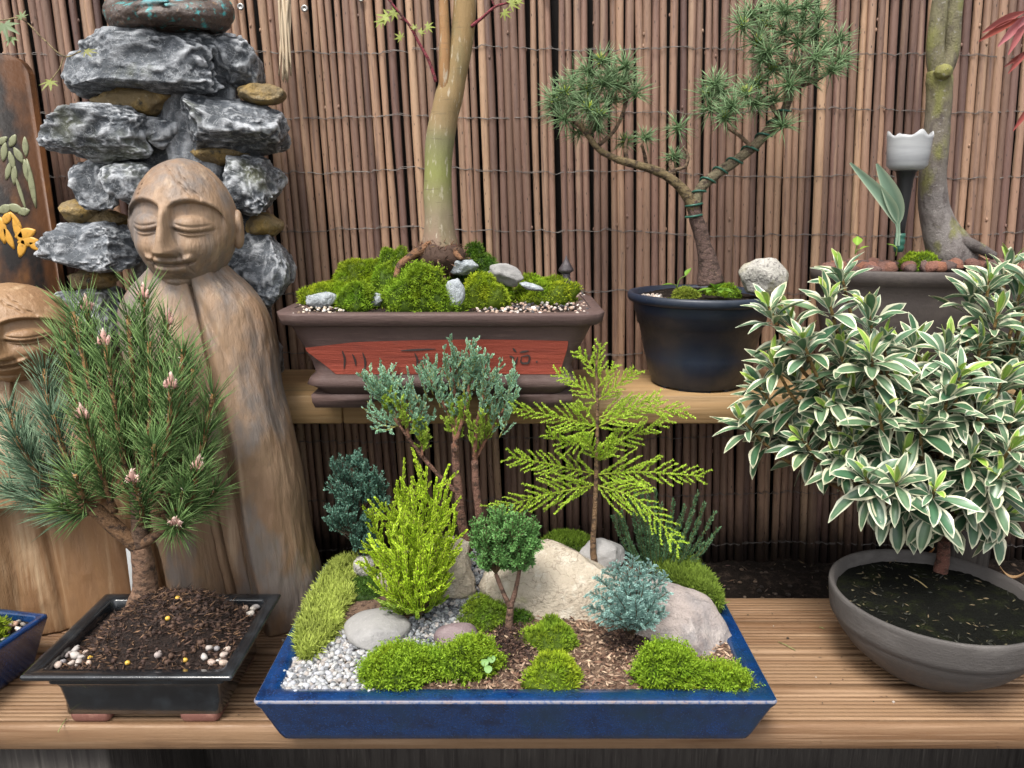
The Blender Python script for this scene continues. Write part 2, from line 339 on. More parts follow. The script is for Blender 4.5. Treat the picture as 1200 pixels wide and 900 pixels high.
X['plastic'] = material('black_plastic', (.011, .018, .036), .46, var=[(12, (.02, .026, .036), .45, .7), (90, (.05, .055, .06), .66, .8, {'amt': .5})], spec=.5, bump=((300, 300, 300), .0002), rvar=.08)
X['glaze_blue'] = material('blue_glaze', (.003, .027, .105), .16, var=[(50, (.003, .012, .045), .45, .68), (380, (.012, .055, .18), .55, .70, {'amt': .85}), (700, (.12, .24, .42), .66, .74, {'amt': .7}), (9, (.006, .030, .060), .5, .7)], coat=.6, spec=.5, bump=[(500, .0003), (30, .0006)])
X['glaze_rim'] = material('blue_glaze_edge', (.20, .20, .24), .3, var=[(60, (.30, .20, .15), .5, .7), (240, (.05, .09, .2), .5, .65)], coat=.3)
X['glaze_black'] = material('black_glaze', (.010, .011, .013), .12, var=[(30, (.022, .026, .03), .5, .72), (14, (.03, .035, .04), .58, .75)], coat=.7, bump=[(40, .0008), (400, .0002)], rvar=.06)
X['footclay'] = material('red_clay', (.20, .085, .065), .8, var=[(80, (.30, .15, .11), .5, .7)], bump=(300, .0005))
X['greypot'] = material('grey_clay', (.070, .063, .059), .72, var=[((14, 14, 40), (.105, .096, .09), .48, .7), (60, (.07, .062, .06), .52, .72, {'amt': .6}), ((30, 30, 200), (.15, .135, .128), .62, .76, {'amt': .5})], bump=[((40, 40, 400), .0005), (300, .0006)], rvar=.1)
X['brownpot'] = material('dark_brown_pot', (.055, .045, .042), .6, var=[(30, (.085, .07, .062), .5, .72)], bump=(200, .0006))
X['stone_pale'] = material('cream_stone', (.40, .345, .27), .8, var=[(12, (.36, .30, .23), .45, .7), (45, (.50, .455, .38), .52, .7), (25, (.30, .32, .10), .62, .78, {'amt': .6}), ((26, 26, 26), (.12, .085, .06), .012, .0, {'ridge': 1, 'detail': 3, 'amt': .55}), (300, (.22, .17, .13), .62, .75, {'amt': .6})], bump=[(28, .008, 7), (220, .003)])
X['stone_pink'] = material('pinkish_grey_stone', (.30, .255, .235), .75, var=[(14, (.19, .18, .185), .46, .68), (30, (.42, .37, .34), .54, .72), (10, (.33, .23, .19), .6, .75, {'amt': .6}), (340, (.12, .10, .095), .62, .75, {'amt': .6})], bump=[(30, .007, 7), (260, .002)])
X['stone_grey'] = material('grey_pebble', (.27, .262, .255), .75, var=[(16, (.20, .195, .195), .46, .68), (200, (.36, .35, .34), .56, .74, {'amt': .6})], bump=[(60, .002), (400, .001)])
X['stone_mauve'] = material('mauve_pebble', (.17, .125, .13), .6, var=[(30, (.23, .18, .18), .5, .7)], bump=[(60, .002), (400, .0008)])
X['stone_blue'] = material('blue_grey_stone', (.33, .36, .38), .7, var=[(40, (.50, .53, .55), .5, .68), (90, (.17, .20, .22), .55, .7)], bump=[(70, .005, 7), (300, .002)])
X['stone_lichen'] = material('lichen_granite', (.42, .40, .36), .85, var=[(160, (.16, .15, .14), .5, .66), (300, (.60, .58, .53), .56, .72), (14, (.40, .36, .13), .5, .7, {'amt': .75})], bump=[(50, .005, 7), (300, .003)])
X['grit'] = material('grit', None, .8, bump=(700, .0006))
X['lava'] = material('lava_stone', (1, 1, 1), .85, objrand=[(.24, .105, .075), (.16, .085, .07), (.34, .14, .08), (.20, .115, .10), (.09, .07, .065)], bump=[(250, .004), (800, .002)])
X['pebble'] = material('pebble', (1, 1, 1), .6, objrand=[(.42, .33, .27), (.30, .28, .27), (.50, .36, .28), (.22, .21, .22), (.55, .50, .44)], var=[(200, (.3, .22, .18), .55, .75, {'amt': .5})])
X['frost'] = material('frosted_plastic', (.50, .51, .52), .35, var=[((6, 6, 60), (.40, .41, .43), .45, .6)], trans=.3)
X['black'] = material('black_matte', (.012, .012, .013), .4)
X['green_tape'] = material('green_wire', (.02, .085, .06), .4)
X['fibre'] = material('pale_fibre', None, .8)
X['iron'] = material('dark_ornament', (.045, .038, .042), .5, var=[(120, (.10, .085, .09), .55, .72)], bump=(200, .002))
X['steel'] = material('screw_head', (.35, .34, .33), .4, metal=.8)
X['white'] = material('white_label', (.75, .75, .73), .5)

# ================================================================== SETTING
SOILZ, SHELFZ, FENCE0 = -.05, .324, 1.345
def fenceY(z): return FENCE0+.03*(z+.05)
mb = MB(); g = np.array([(-60, -60, -.46), (60, -60, -.46), (60, 60, -.46), (-60, 60, -.46)]); mb.add(g, np.array([[0, 1, 2, 3]]))
setting(mb.build('ground', X['paving'], smooth=False))
# raised soil bed behind the bench
mb = MB(); nx, ny = 160, 24; gx, gy = np.meshgrid(np.linspace(-1.5, 1.5, nx), np.linspace(1.118, 1.46, ny)); P = np.stack([gx.ravel(), gy.ravel(), np.zeros(nx*ny)], 1)
P[:, 2] = SOILZ+.006*fbm(P, 22, 3, 4); i = np.arange(ny-1)[:, None]*nx+np.arange(nx-1)[None]; i = i.ravel()
mb.add(P, np.stack([i, i+1, i+nx+1, i+nx], 1)); setting(mb.build('soil_bed', X['soil']))
mb = MB()
for k in range(420):
    v, f = ico(1); s = rnd.uniform(.0015, .006); x, y = rnd.uniform(-.9, .95), rnd.uniform(1.125, 1.33)
    c = rnd.choice([(.03, .022, .018), (.05, .035, .026), (.018, .013, .011), (.09, .06, .04), (.16, .12, .09)])
    mb.add(v*s*R.uniform(.6, 1.2, (len(v), 1))*np.array((1, 1, .6))+np.array((x, y, SOILZ+s*.25)), f, c)
n = 260; P = np.stack([R.uniform(-.9, .95, n), R.uniform(1.125, 1.33, n), np.full(n, SOILZ+.006)], 1); D = R.normal(size=(n, 3)); D[:, 2] *= .15
blades(mb, P, D, R.uniform(.006, .022, n), .0022, jit((.07, .045, .03), n, .5), jit((.09, .06, .04), n, .5))
stuff(mb.build('soil_crumbs', X['grit'], smooth=False), 'crumbs of bark and grit lying on the dark soil behind the bench', 'soil')
for (x0, x1, y0, y1, sd) in ((-.36, -.285, 1.125, 1.20, 3), (-.365, -.29, 1.205, 1.27, 5)):
    mb = MB(); rs = np.random.RandomState(sd); v, f = rock_pts(sd, ((x1-x0)/2, (y1-y0)/2, .012), 3, 6, .03)
    o = ((x0+x1)/2, (y0+y1)/2, SOILZ); mb.add(v+np.array(o)+np.array((0, 0, .012)), f)
    tag(mb.build('paving_chip', X['stone_grey'], origin=o), 'flat pale grey slab fragment on the soil beside the tall wooden statue', 'stone', 'slab fragments by the statue')

# ------------------------------------------------------------------ stick fence
fence = thing('stick_screen_fence', (0, fenceY(0), SOILZ), 'tall screen of brown willow sticks bound with thin wire', 'fence')
mb = MB(); box(mb, (0, FENCE0+.062, .62), (2.9, .012, 1.40), .001); mb.build('backing_panel', X['backing'], fence, smooth=False)  # dark sheet added so the gaps between sticks read as shade
variants = []
for k in range(14):
    mb = MB(); n = 15; z = np.linspace(0, 1.38, n); rs = np.random.RandomState(50+k)
    r = rs.uniform(.0059, .0076)*(1+.06*np.interp(z, np.linspace(0, 1.38, 8), rs.normal(size=8)))*np.linspace(1.05, .93, n)
    dx = np.interp(z, np.linspace(0, 1.38, 6), rs.normal(size=6)*.0013); dy = np.interp(z, np.linspace(0, 1.38, 6), rs.normal(size=6)*.0018)
    tube(mb, np.stack([dx, dy, z], 1), r, 8, bump=.10, seed=k)
    for q in range(rs.randint(2, 6)):          # little side-shoot knots
        zz = rs.uniform(.05, 1.3); a = rs.uniform(math.pi, 2*math.pi); v, f = ico(1); rr = np.interp(zz, z, r)
        mb.add(v*np.array((.0022, .0022, .004))+np.array((np.interp(zz, z, dx)+rr*math.cos(a), np.interp(zz, z, dy)+rr*math.sin(a), zz)), f)
    o = mb.build('stick', X['stick']); variants.append(o)
SX = []; x = -1.16; first = set()
while x < 1.16:
    k = rnd.randrange(14); r = variants[k].dimensions.x*.5
    SX.append(x); lean = -.036+.003*math.sin(x*7)+rnd.gauss(0, .0020)            # the whole screen sags a little to one side
    loc = (x-.016, rnd.uniform(-.003, .003), -.008); rot = (-.030+rnd.gauss(0, .002), lean, rnd.uniform(0, 6.28))
    if k not in first: o = variants[k]; first.add(k); o.location = loc; o.rotation_euler = rot; o.parent = fence
    else: o = copy_as(variants[k], 'stick', loc, rot, 1, fence)
    o.rotation_mode = 'ZYX'; o.scale = (1, 1, rnd.uniform(.985, 1.0))
    x += rnd.uniform(.0132, .0150)+(.003 if rnd.random() < .05 else 0)
for k in range(14):
    if k not in first: variants[k].parent = fence; variants[k].location = (-1.17, 0, 0)
for yy in (-20, 58, 132, 203, 273, 345, 415, 518, 583, 640):
    z0 = PY(520, yy, 1.34)[2]; pts = []; ph = rnd.random()*6
    for k, sx in enumerate(SX[:-1]):
        xx = sx-.016-.036*(z0+.05); zz = z0+.006*math.sin(xx*4+ph)+.003*math.sin(xx*17+ph*2)+rnd.gauss(0, .0012); yy0 = fenceY(z0)
        pts += [(xx, yy0-.0092-rnd.uniform(0, .001), zz), ((xx+SX[k+1]-.016-.036*(z0+.05))/2, yy0-rnd.uniform(.002, .005), zz+rnd.gauss(0, .0008))]
    mb = MB(); tube(mb, pts, .00055, 4); tube(mb, np.array(pts)+R.normal(size=(len(pts), 3))*.0010+np.array((0, .001, .0012)), .00045, 4); mb.build('wire', X['wire'], fence)
for (px_, py_) in ((357, 10), (423, -2), (282, 8), (136, 9), (640, -6)):
    p = PY(px_, py_, fenceY(.92)-.010); mb = MB()
    loft(mb, [np.array([(p[0]+q*math.cos(a), p[1]-d, p[2]+q*math.sin(a)) for a in np.linspace(0, 2*math.pi, 14, endpoint=False)]) for q, d in ((.0058, 0), (.0058, .0012), (.0045, .002), (.0025, .002), (.0022, .0012))][::-1])
    mb.build('screw_washer', X['steel'], fence)

# ------------------------------------------------------------------ upper shelf
sh = thing('timber_shelf', (0, 1.24, SOILZ), 'thick timber shelf fixed along the stick screen above the bench', 'shelf')
for x0, x1 in ((-.80, -.262), (-.2605, 1.05)):
    mb = MB(); box(mb, ((x0+x1)/2, 1.237, SHELFZ-.0225), (x1-x0, .194, .045), .0025); mb.build('board', X['shelf'], sh)
for x in (-.52, .80):
    mb = MB(); box(mb, (x, 1.27, (SOILZ+SHELFZ-.045)/2-.001), (.07, .07, SHELFZ-.045-SOILZ-.002), .003); mb.build('post', X['grey_timber'], sh)

# ------------------------------------------------------------------ bench of grooved boards
bench = thing('timber_bench', (0, .96, -.46), 'low bench of grooved deck boards carrying the front row of pots', 'bench')
for (y0, y1, sd) in ((.803, .957, 1), (.9605, 1.113, 2)):
    rs = np.random.RandomState(sd); prof = [(y0+.002, -.033), (y0, -.031), (y0, -.003), (y0+.003, 0)]; y = y0+.011
    while y < y1-.012:
        wd = .0024; dpt = rs.uniform(.0008, .0017); prof += [(y, 0), (y+.0006, -dpt), (y+wd-.0006, -dpt), (y+wd, 0)]
        y += rs.uniform(.0070, .0082) if not (y0+.058 < y < y0+.074) else .019
    prof += [(y1-.003, 0), (y1, -.003), (y1, -.031), (y1-.002, -.033)]
    prof = np.array(prof); xs = np.linspace(-1.25, 1.25, 60); rings = []
    for x in xs: rings.append(np.stack([np.full(len(prof), x), prof[:, 0], prof[:, 1]+.0006*math.sin(x*3+sd)], 1))
    mb = MB(); loft(mb, rings[::-1]); mb.build('deck_board', X['deck'], bench, smooth=False)
for x in (-.60, .95, -1.15):
    mb = MB(); box(mb, (x, .958, -.2475), (.19 if x == -.60 else .09, .26, .425), .004); mb.build('leg', X['grey_timber'], bench)
mb = MB(); box(mb, (0, 1.10, -.062), (2.4, .03, .055), .003); mb.build('rail', X['grey_timber'], bench)
wall = thing('sleeper_wall', (0, 1.14, -.46), 'dark timber sleepers holding back the soil under the bench', 'wall')
for k in range(3):
    mb = MB(); box(mb, (0, 1.14, -.46+.066+k*.135), (2.9, .045, .13), .005); mb.build('sleeper', X['grey_timber'], wall)

# ================================================================== STATUES
def face_head(mb, ctr, hw, hd, hh, yaw, tilt, smile=1.0, roll=0.0):
    nu, nv = 300, 220
    u = np.linspace(0, 2*math.pi, nu, endpoint=False); v = np.linspace(0, math.pi, nv)
    U, V = np.meshgrid(u, v); x = np.sin(V)*np.sin(U); y = -np.sin(V)*np.cos(U); z = np.cos(V)
    jaw = np.where(z < 0, 1-.16*np.clip(-z, 0, 1)**1.5, 1.0); x = x*jaw
    x = x*(1+.05*np.exp(-((z-.1)/.5)**2))
    zf = z*1.0
    front = np.clip(-y, 0, 1); fm = np.clip((front-.05)/.25, 0, 1); fm = fm*fm*(3-2*fm)
    ss = lambda a, b, t: np.clip((t-a)/(b-a), 0, 1)**2*(3-2*np.clip((t-a)/(b-a), 0, 1))
    ax = np.abs(x); d = np.zeros_like(x)
    zb = .10+.27*np.sqrt(np.clip(1-((ax-.46)/.50)**2, 0, 1))            # brow arch
    sock = ss(.0, .05, zb-zf)*ss(-.36, -.02, zf)*ss(.06, .16, ax)*ss(1.0, .88, ax)
    d -= .13*sock
    d += .030*np.exp(-((zf-zb-.03)/.028)**2)*ss(.08, .2, ax)*ss(1.0, .85, ax)
    ex = (ax-.46)/.34; ez = (zf-.01)/.155
    d += .115*np.clip(1-ex**2-ez**2, 0, 1)**.7
    zs = -.035-.055*(1-np.clip(ex, -1, 1)**2)+.03*ex*0
    d -= .075*np.exp(-((zf-zs)/.017)**2)*ss(1.05, .85, np.abs(ex))
    d -= .025*np.exp(-((zf-(zs+.085))/.014)**2)*ss(1.0, .7, np.abs(ex))
    nzt = np.clip((.30-zf)/.68, 0, 1); nw = .075+.125*nzt**2.2; na = .09+.24*nzt**1.3
    nose = np.exp(-(ax/nw)**3)*na*ss(.34, .16, zf)*ss(-.46, -.38, zf); d += nose
    d += .05*np.exp(-((ax-.17)/.06)**2-((zf+.345)/.05)**2)
    d -= .045*np.exp(-((ax-(.22+.45*np.clip(-.36-zf, 0, 1)*1.2))/.022)**2)*ss(-.72, -.60, zf)*ss(-.34, -.40, zf)
    mz = -.56+.05*(ax/.42)**2*smile; mw = ss(.50, .40, ax)
    d += .085*np.exp(-((zf-mz-.055)/.05)**2)*mw*(1-.3*np.exp(-(ax/.06)**2))
    d += .10*np.exp(-((zf-mz+.075)/.06)**2)*ss(.42, .25, ax)
    d -= .095*np.exp(-((zf-mz)/.018)**2)*mw
    d -= .05*np.exp(-((zf+.77)/.04)**2)*ss(.36, .15, ax)
    d += .07*np.exp(-((zf+.90)/.11)**2-(ax/.3)**2)
    d += .05*np.exp(-((ax-.55)/.2)**2-((zf+.33)/.22)**2)
    for (cx0, cz0, cx1, cz1) in ((-.25, .95, .50, .42), (.10, .85, .72, .30), (-.55, .62, -.62, .40)):      # drying cracks
        tt = np.clip(((x-cx0)*(cx1-cx0)+(z-cz0)*(cz1-cz0))/((cx1-cx0)**2+(cz1-cz0)**2), 0, 1); wv = .012*np.sin(tt*19)
        dd = np.hypot(x-cx0-(cx1-cx0)*tt-wv, z-cz0-(cz1-cz0)*tt); d -= .045*np.exp(-(dd/.013)**2)*np.clip(tt*6, 0, 1)*np.clip((1-tt)*6, 0, 1)
    P = np.stack([x.ravel(), y.ravel(), z.ravel()], 1)
    chis = .007*fbm(P*np.array((1, 1, 1.)), 5, 9, 3).ravel()
    ycor = P[:, 1]-(d*fm).ravel(); P = np.stack([P[:, 0]*(1+chis), ycor*(1+chis), P[:, 2]*(1+chis)], 1)
    P = P*np.array((hw, hd, hh))
    j = np.arange(nu); jj = (j+1) % nu; i = np.arange(nv-1)[:, None]*nu
    F = np.stack([i+j, i+nu+j, i+nu+jj, i+jj], -1).reshape(-1, 4)
    pieces = [(P, F)]
    for s in (-1, 1):                                                     # flat ears with a long lobe
        q, f = ico(3); q = q.copy(); hol = np.exp(-((q[:, 1]+.1)/.45)**2-((q[:, 2]-.15)/.5)**2)*(q[:, 0]*s > 0)
        q[:, 0] -= s*.8*hol; q[:, 1] *= np.where(q[:, 2] < 0, .65, 1)
        q = q*np.array((hw*.16, hd*.20, hh*.30)); q = rotz(q, s*.25); q = q+np.array((s*hw*1.04, hd*.10, -hh*.02)); pieces.append((q, f))
    for q, f in pieces:
        q = rotx(q, tilt); q = roty(q, roll); q = rotz(q, yaw); mb.add(q+ctr, f)
def robe(mb, keys, yaw, fn, nz=220, na=420):
    """keys: z, cx, cy, half width, half depth, squareness"""
    K = np.array(keys, float); z = np.linspace(K[0, 0], K[-1, 0], nz); rings = []
    par = [np.interp(z, smooth_path(K[:, [0, k, 0]], 10)[:, 0], smooth_path(K[:, [0, k, 0]], 10)[:, 1]) for k in range(1, 6)]
    th = np.linspace(-math.pi, math.pi, na, endpoint=False)
    for k in range(nz):
        cx, cy, hw, hd, sq = [q[k] for q in par]
        c, s = np.sin(th), -np.cos(th); e = 2/sq
        x = np.sign(c)*np.abs(c)**e*hw; y = np.sign(s)*np.abs(s)**e*hd
        m = 1+fn(th, z[k])/np.hypot(x, y).clip(.02); p = rotz(np.stack([x*m, y*m, np.full(na, z[k])], 1), yaw)
        rings.append(p+np.array((cx, cy, 0)))
    loft(mb, rings)
def sst(a, b, t): t = np.clip((t-a)/(b-a), 0, 1); return t*t*(3-2*t)

st = thing('wooden_statue', (-.40, 1.07, 0), 'tall carved wooden monk statue with closed eyes and smooth bald head', 'statue')
def fn_tall(th, z):
    d = np.zeros_like(th)
    d -= .011*np.exp(-((th-.26)/.022)**2)*sst(.20, .24, z)*sst(.54, .50, z)
    d += .007*sst(.26, .29, th)*sst(1.2, .5, th)*sst(.25, .3, z)                    # robe opening on the chest
    d -= .004*np.exp(-((th-.26+(z-.50)*2.2)/.05)**2)*sst(.38, .42, z)
    edge = .30-.05*sst(.34, .05, z)
    for s in (1, -1):
        e = edge if s == 1 else .26
        sleeve = sst(e-.015, e+.03, th*s)*sst(2.4, 1.6, th*s)*sst(.46, .24, z); d += .024*sleeve
        d -= .006*np.exp(-((th*s-e)/.03)**2)*sst(.34, .28, z)
    d -= .014*sst(.30, .24, np.abs(th))*sst(.27, .20, z)
    d -= .014*np.exp(-((th+.06)/.03)**2)*sst(.22, .15, z)
    d -= .006*np.exp(-((th+.22)/.02)**2)*sst(.20, .12, z)
    d += .004*np.sin(th*7+z*9)*sst(.30, .1, z)*.5
    P = np.stack([np.cos(th)*2, np.sin(th)*2, np.full(len(th), z*9)], 1); d += .0032*fbm(P, 1.6, 4, 3)
    return d
mb = MB()
robe(mb, [(0, -.398, 1.07, .082, .058, 2.5), (.012, -.398, 1.07, .087, .062, 2.5), (.10, -.408, 1.07, .085, .066, 2.5), (.22, -.420, 1.07, .084, .068, 2.5), (.34, -.434, 1.075, .090, .070, 2.4),
          (.42, -.446, 1.08, .103, .072, 2.3), (.465, -.450, 1.083, .098, .070, 2.2), (.495, -.452, 1.085, .080, .064, 2.1), (.515, -.452, 1.086, .060, .054, 2), (.535, -.452, 1.086, .044, .046, 2), (.58, -.452, 1.086, .034, .036, 2)], rad(4), fn_tall)
mb.build('robe', X['statue'], st)
mb = MB(); face_head(mb, np.array((-.4475, 1.075, .580)), .0655, .080, .0895, rad(3), rad(-2), 1.0, rad(2)); mb.build('head', X['statue'], st)

st2 = thing('wooden_statue', (-.70, 1.06, 0), 'shorter carved wooden monk statue of warmer brown beside the lacquered panel', 'statue')
def fn_short(th, z):
    d = np.zeros_like(th)
    d += .020*sst(.9, .5, np.abs(th))*sst(.195, .215, z)*sst(.32, .27, z)                   # folded hands block
    d -= .006*np.exp(-((th)/.03)**2)*sst(.29, .33, z)*sst(.42, .38, z)
    for s in (1, -1):
        sl_ = sst(.50, .60, th*s)*sst(2.2, 1.5, th*s)*sst(.24, .16, z); d += .016*sl_
        d -= .007*np.exp(-((th*s-.52)/.04)**2)*sst(.22, .16, z)
    d -= .024*sst(.52, .44, np.abs(th))*sst(.205, .195, z)
    d -= .006*np.exp(-(th/.03)**2)*sst(.19, .15, z)
    P = np.stack([np.cos(th)*2, np.sin(th)*2, np.full(len(th), z*9)], 1); d += .003*fbm(P, 1.6, 14, 3)
    return d
mb = MB()
robe(mb, [(0, -.665, 1.06, .128, .070, 2.6), (.01, -.665, 1.06, .134, .074, 2.6), (.12, -.672, 1.06, .128, .074, 2.5), (.24, -.682, 1.06, .116, .072, 2.4), (.31, -.690, 1.065, .104, .070, 2.3), (.345, -.695, 1.068, .085, .062, 2.2),
          (.37, -.697, 1.07, .058, .05, 2), (.40, -.697, 1.07, .040, .042, 2), (.44, -.697, 1.07, .03, .03, 2)], rad(16), fn_short)
mb.build('robe', X['statue2'], st2)
mb = MB(); face_head(mb, np.array((-.688, 1.05, .437)), .0765, .076, .068, rad(14), rad(-2), 1.3); mb.build('head', X['statue2'], st2)

# ================================================================== ROCK FOUNTAIN
ft = thing('rock_fountain', (-.47, 1.235, SOILZ), 'tiered garden fountain of stacked grey slate rocks behind the tall statue', 'fountain')
mb = MB(); n = 40; zz = np.linspace(SOILZ, .86, n); rings = []
for z in zz:
    th = np.linspace(0, 2*math.pi, 56, endpoint=False); q = np.stack([np.cos(th)*2, np.sin(th)*2, np.full(56, z*8)], 1)
    rr = 1+.30*fbm(q, 1.0, 21, 4); wdt = np.interp(z, [SOILZ, .3, .6, .86], [.125, .10, .085, .085]); rings.append(np.stack([-.50+wdt*rr*np.cos(th), 1.262+.052*rr*np.sin(th), np.full(56, z)], 1))
loft(mb, rings); mb.build('core', X['slate'], ft)
def frock(x0, y0, x1, y1, Y, dep, seed, mat, sub=4, rough=.10, facets=8, tilt=0):
    c = PY((x0+x1)/2, (y0+y1)/2, Y); k = mpp(c); v, f = rock_pts(seed, ((x1-x0)/2*k, dep/2, (y1-y0)/2*k), sub, facets, rough, .60 if mat == 'slate' else 1, .12 if mat == 'slate' else .06)
    if tilt: v = roty(v, tilt)
    b = MB(); b.add(v+c, f); return b.build('ledge_rock' if mat == 'slate' else 'pebble', X[mat], ft)
for a in ((76, 40, 272, 118, 1.225, .15, 31), (255, 46, 310, 108, 1.25, .11, 32), (55, 124, 186, 194, 1.215, .14, 33), (210, 114, 334, 184, 1.215, .14, 34), (92, 186, 146, 246, 1.22, .10, 35), (126, 190, 184, 240, 1.20, .10, 36),
          (258, 182, 330, 254, 1.215, .13, 37), (46, 259, 164, 320, 1.205, .14, 38), (270, 272, 346, 362, 1.215, .14, 39), (165, 132, 222, 176, 1.235, .09, 40), (70, 335, 150, 420, 1.22, .13, 41), (250, 350, 330, 460, 1.23, .12, 42)):
    frock(*a, 'slate', 6 if a[2]-a[0] > 60 else 5, .06, 5)
for a in ((110, 104, 210, 142, 1.225, .08, 51), (280, 99, 335, 124, 1.235, .07, 52), (74, 233, 118, 264, 1.225, .07, 53), (283, 249, 333, 277, 1.225, .08, 54), (80, 314, 138, 342, 1.21, .07, 55), (222, 163, 295, 194, 1.225, .07, 56), (95, 246, 150, 266, 1.24, .06, 57)):
    frock(*a, 'ochre', 4, .08, 5)

# ------------------------------------------------------------------ seated figurine on the fountain
base = PY(204, 39, 1.215); fg = thing('seated_figurine', base, 'small bronze coloured cross legged figure in teal drapery sitting on the rocks', 'figurine')
def blob(c, s, sub=3, ry=0, rz=0):
    v, f = ico(sub); v = v*np.array(s); v = roty(v, ry); v = rotz(v, rz); return v+np.array(c), f
def fused(name, parts, parent, mat, colfn, vox=.0022, off=base):
    mb = MB()
    for v, f in parts: mb.add(v+off, f)
    o = mb.build(name, mat, parent)
    md = o.modifiers.new('r', 'REMESH'); md.mode = 'VOXEL'; md.voxel_size = vox
    dg = bpy.context.evaluated_depsgraph_get(); me = bpy.data.meshes.new_from_object(o.evaluated_get(dg)); o.modifiers.clear(); o.data = me
    v = np.empty(len(me.vertices)*3, np.float32); me.vertices.foreach_get('co', v); v = v.reshape(-1, 3)
    for _ in range(1): v = v+(.0008*fbm(v, 160, 3, 2))[:, None]
    me.vertices.foreach_set('co', v.ravel()); me.polygons.foreach_set('use_smooth', np.ones(len(me.polygons), bool))
    if 'Col' in me.color_attributes: me.color_attributes.remove(me.color_attributes['Col'])
    a = me.color_attributes.new('Col', 'FLOAT_COLOR', 'POINT'); a.data.foreach_set('color', np.hstack([colfn(v), np.ones((len(v), 1))]).astype(np.float32).ravel())
    me.materials.clear(); me.materials.append(mat); return o
tb = []
def tb_add(pts, r): m = MB(); tube(m, smooth_path(pts, 6), np.interp(np.linspace(0, 1, (len(pts)-1)*6+1), np.linspace(0, 1, len(r)), r), 12); tb.append((np.concatenate(m.v), np.concatenate(m.f[4]))); v, f = ico(2); tb.append((v*r[-1]+np.array(pts[-1]), f)); tb.append((v*r[0]+np.array(pts[0]), f))
tb_add([(.022, .005, .022), (.068, -.005, .020), (.050, -.040, .017), (-.020, -.052, .016)], [.022, .021, .018, .012])
tb_add([(-.022, .005, .022), (-.068, -.005, .020), (-.050, -.040, .015), (.028, -.048, .014)], [.022, .021, .018, .012])
tb_add([(0, .015, .02), (0, .012, .06), (0, .010, .10)], [.036, .034, .032])
tb_add([(.034, .008, .105), (.050, 0, .065), (.040, -.028, .040), (.008, -.042, .034)], [.015, .013, .012, .009])
tb_add([(-.034, .008, .105), (-.050, 0, .065), (-.040, -.028, .040), (-.008, -.042, .036)], [.015, .013, .012, .009])
tb_add([(0, .010, .11), (0, .008, .128)], [.016, .014])
tb.append(blob((0, .004, .152), (.022, .024, .028)))
for k in range(5): tb_add([(-.010+k*.004, -.045, .034), (.002+k*.004, -.054, .030)], [.0028, .0022])
def colfig(v):
    c = np.tile((.055, .036, .028), (len(v), 1)); t = sst(-.25, .0, fbm(v, 30, 8, 2))[:, None]*sst(.020, .034, v[:, 2])[:, None]; t *= sst(.012, .028, v[:, 2])[:, None]*sst(.02, .035, .06-np.abs(v[:, 0]))[:, None]
    c = c*(1-t)+np.array((.03, .30, .34))*t; sk = sst(.118, .126, v[:, 2])[:, None]; return c*(1-sk)+np.array((.16, .09, .055))*sk
for s_ in (-1, 1):
    for q_ in range(4): tb_add([(s_*.012, -.030-.003*q_, .040-.008*q_), (s_*.045, -.034-.002*q_, .036-.008*q_), (s_*(.080-.003*q_), -.004-.006*q_, .028-.006*q_)], [.0030, .0042, .0028])
    v_, f_ = ico(3); tb.append((v_*np.array((.020, .022, .021))+np.array((s_*.074, -.010, .026)), f_))
v_, f_ = ico(3); tb.append((v_*np.array((.055, .040, .024))+np.array((0, -.012, .018)), f_)); tb_add([(.050, -.044, .018), (.012, -.064, .012), (-.014, -.070, .010)], [.011, .010, .006]); tb_add([(-.050, -.046, .014), (-.016, -.060, .022), (.010, -.066, .024)], [.011, .009, .006])
for q_ in range(5): tb_add([(.004+.0045*q_, -.064, .028), (.005+.0045*q_, -.071, .026)], [.0024, .0020])
fused('figure_body', tb, fg, X['bronze'], colfig, .0016)
mb = MB(); v, f = rock_pts(77, (.050, .038, .005), 4, 4, .03); mb.add(v+base+np.array((0, -.002, .002)), f, (.06, .04, .03)); mb.build('plinth', X['bronze'], fg)

